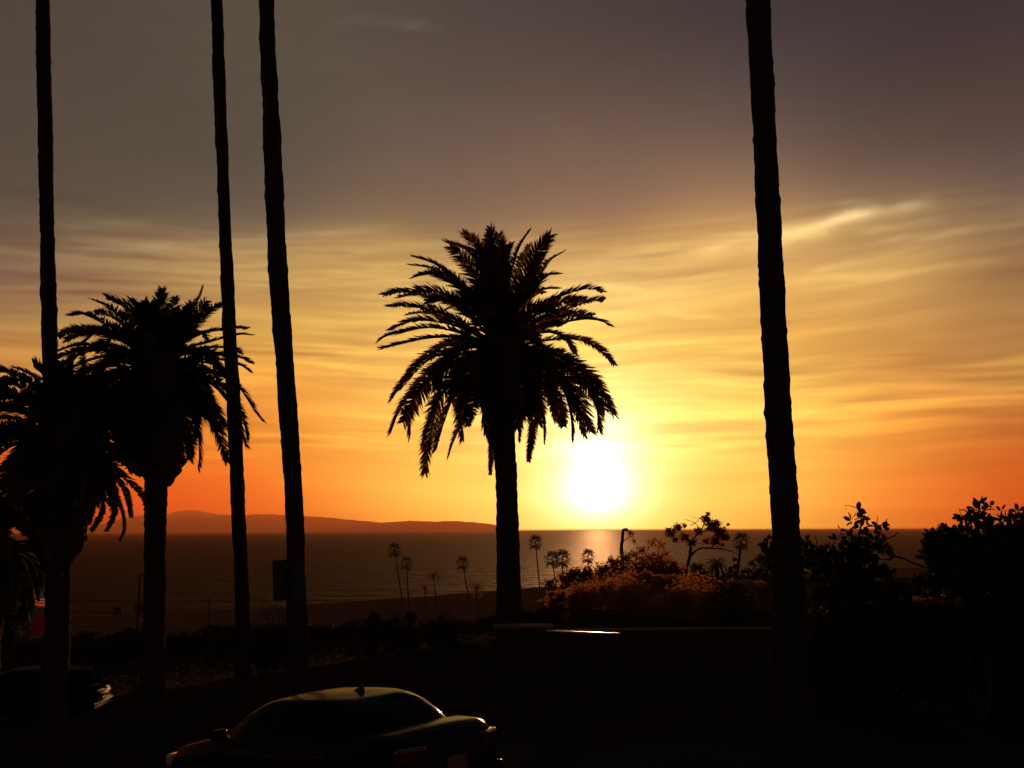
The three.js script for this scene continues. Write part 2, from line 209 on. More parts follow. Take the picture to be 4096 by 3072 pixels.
{
  const wave = noiseTex(1024, (u, v) => { const a = tileNoise(u, v, 12, 61, 4), b = tileNoise(u, v, 48, 67, 3); return 0.62 * a + 0.38 * b; });
  const t = rep(wave, 1 / 420, 1 / 160);
  const sea = new THREE.MeshPhysicalMaterial({ color: C3(0.006, 0.008, 0.009), roughness: 0.7, ior: 1.33, specularIntensity: 0.009, bumpMap: t, bumpScale: 6 });
  const g = new THREE.PlaneGeometry(90000, 45000, 40, 40); g.rotateX(-Math.PI / 2); g.translate(0, SEA, -22500 + 300);
  const p = g.attributes.position, uv = g.attributes.uv; for (let i = 0; i < p.count; i++) uv.setXY(i, p.getX(i), p.getZ(i));
  struct('sea', g, sea);
  // the island on the horizon
  const ridge = [[330, 2126], [470, 2088], [540, 2062], [665, 2063], [700, 2052], [723, 2045], [755, 2041], [790, 2040], [817, 2047], [868, 2057], [933, 2061], [1013, 2059], [1085, 2057], [1180, 2062], [1292, 2068], [1400, 2078], [1526, 2090], [1590, 2086], [1640, 2083], [1716, 2086], [1843, 2085], [1938, 2092], [2000, 2104], [2060, 2119]];
  const D = 41000, ip = [], iu = [], ii = [], n = 240, rows = 9;
  for (let i = 0; i <= n; i++) {
    const px = 330 + (2060 - 330) * i / n, top = P(px, clampPoly(ridge, px) + 2.2 * fbm(px / 18, 1, 4, 3), D), h = Math.max(4, top.y - SEA);
    for (let j = 0; j < rows; j++) { const t = j / (rows - 1) * 2 - 1, f = Math.max(0, 1 - t * t) ** 0.8, k = 1 + 0.12 * fbm(i / 7, j / 1.5, 3, 19) * (Math.abs(t) > 0.1 ? 1 : 0); ip.push(top.x, SEA - 2 + (h + 2) * f * k, -D - t * 2600 + 700 * fbm(i / 12, j, 2, 29) * (1 - f)); iu.push(top.x / 1000, t); }
  }
  for (let i = 0; i < n; i++) for (let j = 0; j < rows - 1; j++) { const a = i * rows + j; ii.push(a, a + 1, a + rows, a + rows, a + 1, a + rows + 1); }
  const ig = new THREE.BufferGeometry(); ig.setAttribute('position', new THREE.Float32BufferAttribute(ip, 3)); ig.setAttribute('uv', new THREE.Float32BufferAttribute(iu, 2)); ig.setIndex(ii); ig.computeVertexNormals();
  struct('island_hills', ig, std(0.1, 0.085, 0.06, { roughness: 1 }));
}

// ------------------------------------------------------------------ palms
// A feather frond: pts from base to tip; leaflets in a shallow V along the rachis.
function frondGeo(pts, R, o = {}) {
  const n = o.n || 70, curve = new THREE.CatmullRomCurve3(pts, false, 'centripetal'), L = curve.getLength(), dh = pts[pts.length - 1].clone().sub(pts[0]); dh.y = 0;
  if (dh.length() < 0.35) { const a = R() * 6.283; dh.set(Math.cos(a), 0, Math.sin(a)); }
  const S0 = dh.normalize().clone().cross(V(0, 1, 0)), pos = [], uv = [], tw0 = o.twist ?? (R() - 0.5) * 1.2, tw1 = (R() - 0.5) * 0.9, wide = (o.wide ?? 0.34) * (0.9 + 0.2 * R()), vee = o.vee ?? 0.42, q = V(), droop = o.droop ?? 0.16;
  for (let i = 0; i < n; i++) {
    const t = 0.1 + 0.895 * (i + R() * 0.5) / n, c = curve.getPointAt(Math.min(0.999, t)), T = curve.getTangentAt(Math.min(0.999, t)), N0 = S0.clone().cross(T).normalize(), S1 = T.clone().cross(N0).normalize(), tw = tw0 + tw1 * t;
    const S = S1.clone().multiplyScalar(Math.cos(tw)).addScaledVector(N0, Math.sin(tw)), N = N0.clone().multiplyScalar(Math.cos(tw)).addScaledVector(S1, -Math.sin(tw));
    const len = wide * (0.42 + 0.58 * Math.sin(Math.PI * Math.min(1, t * 0.85 + 0.12))) * (t < 0.2 ? 0.5 : 1), a = 1.08 - 0.5 * t;
    for (const s of [-1, 1]) {
      if (R() < 0.03) continue;
      const v = vee * (0.6 + 0.8 * R()), l = len * (0.8 + 0.35 * R()), aa = a + (R() - 0.5) * 0.4, dir = T.clone().multiplyScalar(Math.cos(aa)).addScaledVector(S, s * Math.cos(v) * Math.sin(aa)).addScaledVector(N, Math.sin(v) * Math.sin(aa)).normalize();
      const wd = q.copy(T).addScaledVector(dir, -T.dot(dir)).normalize().clone().applyAxisAngle(dir, (R() - 0.5) * 1.3), w = o.blade ?? 0.024, m = c.clone().addScaledVector(dir, l * 0.45), e = c.clone().addScaledVector(dir, l); m.y -= droop * l * 0.25; e.y -= droop * l * (0.7 + 0.6 * R());
      const b1 = c.clone().addScaledVector(wd, w * 0.6), b2 = c.clone().addScaledVector(wd, -w * 0.6), m1 = m.clone().addScaledVector(wd, w), m2 = m.clone().addScaledVector(wd, -w);
      for (const p of [b1, b2, m1, b2, m2, m1, m1, m2, e]) { pos.push(p.x, p.y, p.z); uv.push(0, 0); }
    }
  }
  const rp = curve.getSpacedPoints(10), rg = tube(rp, rp.map((_, i) => 0.03 * (L / 3) * (1 - i / 10) + 0.006), 4, null, false).toNonIndexed(), blades = soup(pos, uv);
  return mergeGeometries([blades, rg]);
}
// a date palm: traced fronds [x, y] tip to base (in frame pixels), then fillers that face to and from the viewer
function datePalm(o) {
  const R = rng(o.seed), d = o.d, scale = d / F, hub = P(o.hub[0], o.hub[1], d), tp = o.trunk.map(([x, y, w]) => ({ p: P(x, y, d), r: w * scale / 2 })), low = tp[tp.length - 1], b = foot(low.p.x, d);
  if (low.p.y > b.y + 0.15) tp.push({ p: b.clone().add(V(0, 0.35, 0)), r: low.r * 1.03 }, { p: b.clone().add(V(0, -0.1, 0)), r: low.r * 1.12 }); else low.p.y = b.y - 0.1;
  const root = thing('date_palm', o.label, 'palm tree', b), rel = (p) => p.clone().sub(b);
  const ys = along(tp.map((t) => rel(t.p)), 70), rs = ys.map((p, i) => { const t = i / 70 * (tp.length - 1), k = Math.min(tp.length - 2, Math.floor(t)); return tp[k].r + (tp[k + 1].r - tp[k].r) * (t - k); });
  part('trunk', tube(ys, rs, 22, (a, l) => 0.022 * Math.sin((l * 3.6 + (a * 6) % 1) * 6.283) * 0.5 + 0.03 * fbm(a * 9, l * 3, 3, o.seed)), M.dateBark, root);
  const bp = o.boss.map(([x, y, w]) => ({ p: rel(P(x, y, d)), r: w * scale / 2 })), bs = along(bp.map((t) => t.p), 40), br = bs.map((p, i) => { const t = i / 40 * (bp.length - 1), k = Math.min(bp.length - 2, Math.floor(t)); return bp[k].r + (bp[k + 1].r - bp[k].r) * (t - k); });
  const bg = [tube(bs, br, 30, (a, l) => 0.05 * fbm(a * 14, l * 5, 3, o.seed + 5) + 0.02 * Math.sin(a * 6.283 * 15 + l * 14)).toNonIndexed()];
  for (let i = 0; i < 190; i++) {   // the cut leaf bases that stand out of the boss
    const k = Math.floor(R() * bs.length), a = R() * 6.283, c = bs[k], r = br[k], dir = V(Math.cos(a), 0.9, Math.sin(a)).normalize(), p0 = V(c.x + Math.cos(a) * (r - 0.05), c.y - 0.05, c.z + Math.sin(a) * (r - 0.05)), p1 = p0.clone().addScaledVector(dir, 0.1 + 0.1 * R());
    bg.push(tube([p0, p1], [0.05, 0.03], 4).toNonIndexed());
  }
  part('leaf_base', mergeGeometries(bg.map((g) => { g.deleteAttribute('normal'); g.computeVertexNormals(); return g; })), M.boss, root);
  const mat = o.mat, full = o.len;
  for (const f of o.fronds) {
    const opt = typeof f[f.length - 1] === 'object' && !Array.isArray(f[f.length - 1]) ? f[f.length - 1] : {}, px = f.filter(Array.isArray).slice().reverse();
    let l2 = 0; for (let i = 1; i < px.length; i++) l2 += Math.hypot(px[i][0] - px[i - 1][0], px[i][1] - px[i - 1][1]) * scale;
    const room = Math.sqrt(Math.max(0.05, full * full - l2 * l2)), dz = (opt.z ?? (R() < 0.5 ? -1 : 1) * (0.25 + 0.6 * R())) * room;
    const pts = px.map(([x, y], i) => { const t = i / (px.length - 1); return rel(P(x, y, d + dz * Math.pow(t, 1.3))); });
    part('frond', frondGeo(pts, R, { wide: (opt.w ?? 1) * full * 0.132, twist: opt.tw, droop: opt.dr, n: opt.n || 125 }), mat, root);
  }
  for (let i = 0; i < o.fill; i++) {
    const up = o.fillUp[0] + (o.fillUp[1] - o.fillUp[0]) * R(), side = (R() < 0.5 ? 0 : Math.PI) + (R() - 0.5) * 2.1, L = full * (0.55 + 0.22 * R()), az = Math.PI / 2 + side, dir = V(Math.cos(az), 0, Math.sin(az)), g = 0.55 + 0.3 * R(), pts = [];
    for (let k = 0; k <= 4; k++) { const t = k / 4, an = up - g * 1.6 * t * t, s = L * t; pts.push(pts.length ? pts[pts.length - 1].clone().addScaledVector(dir, Math.cos(an) * L / 4).add(V(0, Math.sin(an) * L / 4, 0)) : rel(hub).addScaledVector(dir, 0.15).add(V(0, (up - 0.3) * 0.3, 0))); }
    part('frond', frondGeo(pts, R, { wide: full * 0.125, n: 110 }), mat, root);
  }
  return root;
}
// middle palm, before the sunset
const h0 = [1975, 1330], h1 = [1945, 1400], h2 = [2045, 1390], h3 = [2015, 1320];
datePalm({
  label: 'tall feathery date palm standing alone in the middle, just left of the sun', seed: 11, d: 27.5, hub: [1993, 1370], mat: M.frondGlowTint, len: 3.75, fill: 44, fillUp: [-0.9, 1.2],
  trunk: [[2003, 1560, 150], [2010, 1660, 104], [2013, 1720, 92], [2018, 1800, 88], [2025, 1900, 87], [2028, 2000, 86], [2030, 2120, 88], [2033, 2250, 92], [2036, 2380, 97], [2038, 2470, 102]],
  boss: [[1990, 1270, 40], [1993, 1330, 110], [1998, 1420, 150], [2001, 1520, 160], [2000, 1610, 158], [2003, 1655, 140], [2010, 1688, 96]],
  fronds: [
    [[1789, 972], [1870, 1003], [1925, 1090], [1958, 1220], [1975, 1320], { w: 1.15, tw: 0.7 }], [[1851, 927], [1898, 972], [1935, 1070], [1965, 1200], h0, { w: 1.2, tw: 0.8 }], [[1800, 985], [1880, 1060], [1940, 1200], h0, { w: 1.1, tw: -0.5 }], [[1905, 975], [1935, 1080], [1968, 1230], h0, { w: 1.1 }],
    [[1659, 1028], [1735, 1054], [1800, 1100], [1862, 1169], [1950, 1300], { w: 0.95 }], [[1646, 1061], [1700, 1068], [1753, 1085], [1844, 1158], [1940, 1300]], [[1657, 1106], [1735, 1096], [1820, 1140], [1900, 1230], [1945, 1310]],
    [[1536, 1180], [1590, 1168], [1645, 1168], [1753, 1168], [1862, 1242], [1940, 1330]], [[1594, 1187], [1681, 1180], [1789, 1208], [1880, 1270], [1945, 1330], { w: 1.1 }], [[1554, 1227], [1600, 1222], [1645, 1226], [1753, 1246], [1862, 1300], [1945, 1350]], [[1634, 1256], [1717, 1252], [1825, 1292], [1940, 1355]],
    [[1561, 1319], [1645, 1285], [1753, 1287], [1862, 1318], [1942, 1365], { w: 0.8 }], [[1516, 1361], [1550, 1342], [1608, 1330], [1717, 1309], [1862, 1338], [1944, 1380], { w: 0.9, tw: 0.1 }], [[1523, 1395], [1627, 1370], [1735, 1350], [1862, 1356], h1, { w: 0.8, tw: 0.1 }],
    [[1562, 1603], [1585, 1565], [1620, 1520], [1680, 1450], [1753, 1396], [1862, 1367], h1, { w: 0.85 }], [[1600, 1560], [1690, 1458], [1780, 1410], [1870, 1385], h1, { w: 0.7, tw: 0 }],
    [[1566, 1724], [1590, 1660], [1627, 1596], [1726, 1478], [1831, 1420], h1, { w: 1.05 }], [[1642, 1737], [1648, 1641], [1711, 1536], [1801, 1456], [1942, 1412], { w: 1.1 }], [[1610, 1690], [1660, 1590], [1740, 1500], [1942, 1412], { w: 1.1, tw: 0.9 }],
    [[1699, 1894], [1706, 1820], [1720, 1747], [1756, 1600], [1831, 1492], [1945, 1430], { w: 0.85, tw: 1.2 }], [[1693, 1774], [1730, 1660], [1790, 1550], [1945, 1430], { w: 1 }], [[1745, 1800], [1775, 1690], [1830, 1560], [1950, 1440], { w: 1 }],
    [[1795, 1825], [1812, 1770], [1840, 1701], [1877, 1585], [1955, 1450], { w: 0.75, tw: 1.3 }], [[1871, 1705], [1893, 1615], [1958, 1460], { w: 0.9 }], [[1850, 1640], [1880, 1560], [1955, 1450]],
    [[1958, 1897], [1964, 1792], [1972, 1680], [1985, 1560], { w: 0.45, z: 0.4 }],
    [[1961, 909], [1964, 1000], [1975, 1140], [1990, 1290], { w: 1.15, tw: 1.1, z: 0.3 }], [[1970, 925], [1978, 1060], [1990, 1290], { w: 1.2, tw: -0.6, z: -0.3 }], [[1997, 934], [2000, 1050], [1996, 1290], { w: 1.2, tw: 0.5, z: 0.4 }], [[1945, 990], [1960, 1120], [1985, 1290], { w: 1.2 }], [[2010, 985], [2006, 1120], [1998, 1290], { w: 1.1 }],
    [[2048, 969], [2022, 1034], [2012, 1140], h3, { w: 0.7 }], [[2120, 923], [2094, 960], [2069, 1010], [2033, 1135], h3, { w: 0.8, tw: 0.2 }], [[2116, 978], [2085, 1050], [2045, 1160], h3, { w: 0.9 }], [[2200, 940], [2153, 998], [2095, 1133], h3, { w: 1.1, tw: 0.8 }], [[2181, 1014], [2131, 1104], [2075, 1210], h3],
    [[2254, 1007], [2225, 1025], [2196, 1045], [2142, 1128], [2077, 1226], h3, { w: 0.85, tw: 0.1 }], [[2225, 1097], [2181, 1106], [2131, 1164], [2077, 1236], [2020, 1325], { w: 0.9 }],
    [[2225, 1155], [2180, 1158], [2131, 1184], [2080, 1245], [2038, 1310], { w: 1, tw: 0 }], [[2409, 1168], [2380, 1154], [2330, 1157], [2239, 1186], [2131, 1246], [2030, 1345], { w: 0.95, tw: 0.1 }], [[2416, 1202], [2400, 1196], [2348, 1208], [2257, 1240], [2167, 1273], [2032, 1352], { w: 0.75, tw: 0.2 }], [[2340, 1196], [2270, 1204], [2170, 1240], [2035, 1345], { w: 0.9 }],
    [[2435, 1302], [2405, 1284], [2340, 1276], [2257, 1289], [2181, 1312], h2, { w: 0.8, tw: 0.1 }], [[2370, 1262], [2275, 1256], [2180, 1285], [2040, 1365], { w: 0.9 }], [[2250, 1300], [2180, 1310], [2042, 1375]],
    [[2456, 1459], [2430, 1425], [2402, 1400], [2322, 1360], [2221, 1357], [2131, 1371], h2, { w: 0.72, tw: 0.15 }], [[2297, 1415], [2284, 1390], [2262, 1358], [2203, 1330], [2120, 1345], h2, { w: 0.85 }],
    [[2454, 1662], [2440, 1625], [2414, 1582], [2348, 1493], [2248, 1428], [2149, 1400], h2, { w: 0.95, tw: 0.2 }], [[2394, 1718], [2389, 1632], [2331, 1518], [2215, 1445], [2110, 1412], h2, { w: 1.1 }], [[2361, 1728], [2341, 1667], [2282, 1534], [2180, 1452], h2, { w: 1.1 }], [[2420, 1640], [2360, 1540], [2250, 1450], h2, { w: 1.1, tw: 0.9 }],
    [[2336, 1745], [2308, 1657], [2275, 1577], [2180, 1470], [2058, 1415], { w: 0.8 }], [[2287, 1755], [2283, 1667], [2248, 1551], [2160, 1462], [2058, 1415], { w: 0.85 }], [[2253, 1708], [2232, 1617], [2170, 1500], [2060, 1420]], [[2222, 1685], [2195, 1584], [2140, 1490], [2055, 1420], { w: 1.1 }], [[2310, 1640], [2240, 1530], [2150, 1450], h2, { w: 1.1 }], [[2210, 1600], [2160, 1510], [2060, 1420], { w: 1.1 }],
    [[2175, 1768], [2173, 1684], [2152, 1601], [2110, 1510], [2060, 1440], { w: 0.6, tw: 0.4 }], [[2112, 1844], [2120, 1780], [2126, 1715], [2115, 1600], [2070, 1460], { w: 0.55 }], [[2073, 1764], [2078, 1665], [2076, 1580], [2066, 1480], { w: 0.55, tw: 1.4 }], [[2140, 1650], [2120, 1560], [2066, 1450]], [[1905, 1600], [1925, 1520], [1960, 1440]],
  ],
});
// the taller palm of the left pair
const b0 = [595, 1440], b1 = [632, 1455], b2 = [640, 1485];
datePalm({
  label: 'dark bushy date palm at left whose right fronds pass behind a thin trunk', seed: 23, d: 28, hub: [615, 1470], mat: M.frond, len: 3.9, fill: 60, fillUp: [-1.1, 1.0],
  trunk: [[625, 1700, 170], [625, 1860, 110], [624, 1925, 90], [623, 2000, 86], [621, 2100, 84], [620, 2200, 82], [620, 2350, 82], [618, 2500, 84]],
  boss: [[613, 1350, 50], [615, 1430, 150], [622, 1550, 215], [626, 1680, 220], [630, 1800, 206], [634, 1860, 190], [640, 1905, 120], [630, 1930, 84]],
  fronds: [
    [[370, 1199], [441, 1232], [501, 1283], [562, 1358], [598, 1432], { tw: 0.3 }], [[378, 1251], [400, 1250], [426, 1256], [486, 1295], [547, 1361], b0, { w: 0.75 }], [[428, 1193], [486, 1223], [532, 1260], [575, 1340], [605, 1420], { w: 1.1, tw: 0.6 }], [[501, 1207], [545, 1262], [606, 1420], { w: 1.1 }], [[524, 1195], [556, 1238], [586, 1300], [610, 1420], { w: 0.8 }],
    [[286, 1263], [320, 1256], [351, 1262], [426, 1298], [486, 1331], [590, 1440], { w: 0.85, tw: 0.1 }], [[233, 1346], [262, 1328], [305, 1319], [411, 1328], [486, 1360], [592, 1448], { w: 0.75 }], [[268, 1365], [290, 1346], [321, 1337], [411, 1334], [500, 1370], [592, 1450], { w: 0.8 }],
    [[210, 1420], [240, 1402], [305, 1382], [411, 1382], [501, 1398], [592, 1460], { w: 0.75, tw: 0.1 }], [[205, 1445], [250, 1424], [321, 1403], [411, 1400], [500, 1420], [592, 1468], { w: 0.7 }], [[293, 1471], [351, 1446], [441, 1428], [592, 1475], { w: 0.8 }], [[320, 1500], [400, 1462], [480, 1450], [592, 1478]], [[240, 1590], [330, 1500], [440, 1465], [592, 1480], { w: 1.1 }], [[285, 1680], [360, 1560], [450, 1500], [592, 1485], { w: 1.2 }], [[330, 1760], [400, 1620], [480, 1530], [595, 1490], { w: 1.2 }], [[400, 1800], [450, 1650], [520, 1550], [598, 1490], { w: 1.2 }], [[470, 1830], [510, 1680], [560, 1570], [605, 1490], { w: 1.2 }],
    [[580, 1204], [590, 1290], [612, 1420], { w: 1.2, tw: 1.2, z: 0.4 }], [[600, 1215], [605, 1300], [616, 1420], { w: 1.1, z: -0.3 }], [[648, 1154], [645, 1200], [634, 1290], [625, 1410], { w: 0.8, z: 0.2 }], [[702, 1186], [690, 1230], [665, 1310], [632, 1425], { w: 0.85 }], [[675, 1240], [655, 1320], [628, 1420], { w: 1.1 }], [[720, 1245], [680, 1330], [632, 1430], { w: 1.1 }], [[760, 1230], [705, 1320], b1, { w: 1 }],
    [[812, 1150], [796, 1195], [736, 1268], [675, 1371], b1, { w: 0.75, tw: 0.9 }], [[825, 1202], [781, 1259], [720, 1337], b1, { w: 0.9 }], [[770, 1215], [730, 1280], [680, 1360], b1], [[892, 1214], [841, 1243], [781, 1295], [720, 1349], b1, { w: 0.8, tw: 0.2 }],
    [[992, 1315], [950, 1312], [901, 1318], [811, 1334], [736, 1373], [635, 1462], { w: 0.75, tw: 0 }], [[1005, 1340], [960, 1338], [901, 1351], [811, 1376], [720, 1403], b2, { w: 0.7, tw: 0 }], [[826, 1362], [800, 1328], [768, 1335], [700, 1395], b2, { w: 1 }], [[963, 1416], [945, 1398], [901, 1391], [811, 1394], [720, 1425], b2, { w: 0.75, tw: 0 }],
    [[1002, 1453], [980, 1438], [947, 1427], [856, 1418], [781, 1424], b2, { w: 0.65, tw: 0.1 }], [[998, 1486], [975, 1468], [947, 1455], [871, 1436], [781, 1439], b2, { w: 0.65 }], [[920, 1500], [901, 1483], [856, 1457], [780, 1449], b2, { w: 0.75 }],
    [[1045, 1679], [1015, 1640], [962, 1556], [900, 1510], [832, 1484], [723, 1470], b2, { w: 0.85, tw: 0.1 }], [[987, 1744], [962, 1650], [890, 1545], [759, 1486], b2, { w: 0.95 }], [[980, 1782], [960, 1720], [926, 1632], [840, 1530], [730, 1490], b2], [[908, 1849], [890, 1800], [875, 1744], [817, 1616], [723, 1515], b2, { w: 0.9, tw: 0.5 }], [[890, 1700], [830, 1590], [730, 1505], b2, { w: 1.1 }],
    [[792, 1875], [797, 1820], [792, 1737], [767, 1616], [709, 1529], b2, { w: 0.8, tw: 1 }], [[756, 1838], [745, 1737], [710, 1600], b2, { w: 0.9 }], [[820, 1660], [780, 1580], [710, 1510], b2, { w: 1.1 }], [[725, 1760], [715, 1660], [690, 1560], b2, { w: 1.1 }],
  ],
});
// the lower palm of the pair
const a0 = [215, 1690], a1 = [262, 1690], a2 = [275, 1745];
datePalm({
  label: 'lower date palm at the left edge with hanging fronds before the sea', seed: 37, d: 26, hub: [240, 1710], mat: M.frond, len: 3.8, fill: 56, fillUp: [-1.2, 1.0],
  trunk: [[245, 2020, 170], [240, 2160, 130], [234, 2250, 98], [232, 2350, 92], [231, 2450, 92], [229, 2560, 94]],
  boss: [[236, 1600, 50], [238, 1680, 150], [244, 1800, 200], [248, 1950, 196], [249, 2070, 184], [248, 2150, 172], [244, 2200, 140], [236, 2246, 94]],
  fronds: [
    [[-30, 1490], [0, 1484], [48, 1494], [108, 1527], [157, 1576], a0, { w: 1.1 }], [[-10, 1520], [10, 1515], [48, 1530], [96, 1551], [157, 1619], a0, { w: 0.8 }], [[57, 1471], [108, 1491], [157, 1527], [215, 1650], { w: 0.85 }], [[133, 1455], [160, 1484], [190, 1550], [222, 1650], { w: 1, tw: 0.8 }],
    [[-90, 1600], [-24, 1578], [24, 1580], [96, 1607], [157, 1643], [215, 1705], { w: 1.1 }], [[-90, 1640], [-36, 1625], [40, 1625], [120, 1650], [212, 1712]], [[-120, 1680], [-36, 1648], [24, 1640], [84, 1650], [150, 1680], [210, 1725], { w: 0.7, tw: 0.1 }], [[-110, 1720], [-36, 1680], [36, 1675], [108, 1692], [210, 1740], { w: 0.95 }], [[-90, 1760], [0, 1710], [90, 1715], [210, 1750], { w: 1.1 }], [[-100, 1830], [-20, 1760], [80, 1740], [210, 1755], { w: 1.1 }], [[-60, 1900], [10, 1810], [100, 1765], [212, 1760], { w: 1.1 }], [[0, 1990], [50, 1870], [120, 1800], [215, 1765], { w: 1.1 }], [[50, 2040], [90, 1920], [140, 1830], [218, 1765], { w: 1.1 }], [[110, 2060], [130, 1950], [170, 1840], [225, 1765], { w: 1.1 }],
    [[243, 1448], [242, 1540], [236, 1640], { w: 0.8 }], [[260, 1470], [252, 1550], [240, 1640], { w: 1 }], [[282, 1427], [279, 1500], [262, 1560], [246, 1650], { w: 0.7 }], [[335, 1405], [331, 1460], [318, 1530], [260, 1650], { w: 0.6, z: 0.9 }], [[225, 1480], [226, 1560], [232, 1640]], [[380, 1500], [330, 1560], a1, { w: 1 }], [[420, 1560], [350, 1600], a1], [[450, 1640], [380, 1640], a1, { w: 1.1 }], [[470, 1720], [400, 1680], a1, { w: 1.1 }],
    [[363, 2121], [385, 2085], [405, 2036], [405, 1969], [380, 1905], [330, 1820], [270, 1765], { w: 0.5 }], [[354, 2097], [362, 2050], [367, 1990], [357, 1927], [320, 1840], [268, 1770], { w: 0.5 }], [[426, 2125], [450, 2080], [460, 2035], [458, 1985], [422, 1905], [360, 1810], a2, { w: 0.5 }], [[477, 2159], [492, 2120], [492, 2074], [473, 2003], [443, 1918], [370, 1810], a2, { w: 0.42 }], [[441, 2026], [435, 1960], [405, 1880], [340, 1800], a2, { w: 0.7 }], [[523, 2070], [515, 2020], [502, 1969], [456, 1901], [380, 1805], a2, { w: 0.45 }], [[586, 2049], [580, 2010], [561, 1977], [498, 1912], [422, 1850], [340, 1780], a2, { w: 0.6 }], [[560, 1905], [500, 1860], [420, 1810], [330, 1760], a2, { w: 0.9 }], [[520, 1860], [440, 1800], [340, 1750], a1, { w: 1.1 }], [[470, 1900], [420, 1850], [340, 1780], a2, { w: 1.1 }],
  ],
});
// a third, lower one, mostly outside the frame
datePalm({
  label: 'low date palm cut by the left frame edge, its old fronds drooping over the sea', seed: 53, d: 22, hub: [-60, 2190], mat: M.frond, len: 3, fill: 22, fillUp: [-1.1, 1.2],
  trunk: [[-60, 2330, 150], [-60, 2420, 120], [-62, 2560, 110], [-62, 2680, 112]],
  boss: [[-60, 2120, 50], [-60, 2200, 150], [-60, 2300, 180], [-60, 2400, 130]],
  fronds: [
    [[125, 2135], [90, 2090], [40, 2070], [-30, 2150], { w: 0.9 }], [[165, 2200], [120, 2140], [50, 2105], [-30, 2165]], [[80, 2050], [40, 2060], [-40, 2150]], [[10, 1990], [-10, 2060], [-50, 2160]], [[128, 2443], [118, 2380], [90, 2290], [40, 2210], [-20, 2190], { w: 0.45 }], [[52, 2430], [58, 2360], [50, 2280], [10, 2210], [-30, 2190], { w: 0.5 }], [[12, 2392], [18, 2320], [8, 2260], [-30, 2195], { w: 0.45 }], [[150, 2400], [135, 2320], [100, 2240], [20, 2190], { w: 0.4 }], [[178, 2290], [165, 2230], [110, 2170], [0, 2170], { w: 0.5 }], [[60, 2200], [10, 2165], [-40, 2170]], [[-160, 2060], [-110, 2090], [-70, 2160]], [[-220, 2160], [-140, 2130], [-80, 2180]],
  ],
});
// fan palms: thin, very tall trunks, the crowns above the frame
function fanLeaf(base, dir, R, L, blades, size) {
  const pos = [], side = dir.clone().cross(V(0, 1, 0)); if (side.length() < 0.1) side.set(1, 0, 0); side.normalize();
  const nrm = side.clone().cross(dir).normalize(), c = base.clone().addScaledVector(dir, L), w = 0.02 * size;
  const tri = (a, b, d) => { for (const p of [a, b, d]) pos.push(p.x, p.y, p.z); };
  tri(base.clone().addScaledVector(side, w), base.clone().addScaledVector(side, -w), c); tri(base.clone().addScaledVector(nrm, w), base.clone().addScaledVector(nrm, -w), c);
  for (let i = 0; i < blades; i++) {
    const a = (i / (blades - 1) - 0.5) * 4.3, b = dir.clone().multiplyScalar(Math.cos(a)).addScaledVector(side, Math.sin(a)).addScaledVector(nrm, 0.15 * Math.cos(a)).normalize(), l = size * (0.75 + 0.35 * R()) * (0.75 + 0.25 * Math.cos(a)), p = b.clone().cross(nrm).normalize(), m = c.clone().addScaledVector(b, l * 0.55), e = c.clone().addScaledVector(b, l); e.y -= l * (0.25 + 0.35 * R()); m.y -= l * 0.06;
    const k = size * 0.075; tri(c, m.clone().addScaledVector(p, k), m.clone().addScaledVector(p, -k)); tri(m.clone().addScaledVector(p, k), e, m.clone().addScaledVector(p, -k));
  }
  return soup(pos);
}
function fanPalm(label, seed, d, list, group) {
  const R = rng(seed), scale = d / F, tp = list.map(([x, y, w]) => ({ p: P(x, y, d), r: w * scale / 2 })), low = tp[tp.length - 1].p, b = foot(low.x, d), rel = (p) => p.clone().sub(b);
  if (low.y > b.y + 0.2) tp.push({ p: b.clone().add(V(0, 0.25, 0)), r: tp[tp.length - 1].r * 1.12 }, { p: b.clone().add(V(0, -0.1, 0)), r: tp[tp.length - 1].r * 1.3 });
  const up = tp[0].p.clone().sub(tp[2].p).normalize(), top = tp[0].p.clone().addScaledVector(up, 2.6); tp.unshift({ p: top, r: tp[0].r * 0.92 });
  const root = thing('fan_palm', label, 'palm tree', b, group), N = 420, ys = along(tp.map((t) => rel(t.p)), N), rs = ys.map((p, i) => { const t = i / N * (tp.length - 1), k = Math.min(tp.length - 2, Math.floor(t)); return tp[k].r + (tp[k + 1].r - tp[k].r) * (t - k); });
  part('trunk', tube(ys, rs, 20, (a, l) => 0.03 * fbm(Math.min(a, 1 - a) * 10 + 3, l * 1.6, 4, seed) + 0.022 * fbm(1, l * 0.6, 3, seed + 8) + 0.03 * Math.max(0, fbm(Math.min(a, 1 - a) * 14, l * 6, 2, seed + 4))), M.bark, root);
  for (let i = 0; i < 34; i++) { const a = i * 2.399, e = 1.25 - 1.9 * i / 34, dir = V(Math.cos(a) * Math.cos(e), Math.sin(e), Math.sin(a) * Math.cos(e)); part('fan_leaf', fanLeaf(rel(top).add(V(0, -0.3 * i / 34, 0)), dir, R, 1.0, 15, 0.95), M.fan, root); }
  return root;
}
fanPalm('leftmost thin palm trunk rising past the two bushy date palms out of frame', 61, 30, [[170, 0, 53], [176, 300, 55], [183, 600, 56], [188, 900, 54], [192, 1100, 54], [200, 1400, 55], [203, 1700, 57], [212, 2000, 60], [222, 2300, 62]]);
fanPalm('thinnest tall palm trunk, crossing the right fronds of a date palm', 67, 31, [[866, 0, 45], [873, 180, 46], [880, 420, 47], [890, 640, 47], [898, 860, 48], [909, 1100, 50], [919, 1350, 50], [933, 1600, 52], [945, 1850, 53], [953, 2020, 54], [961, 2200, 55], [970, 2450, 56], [975, 2560, 58]]);
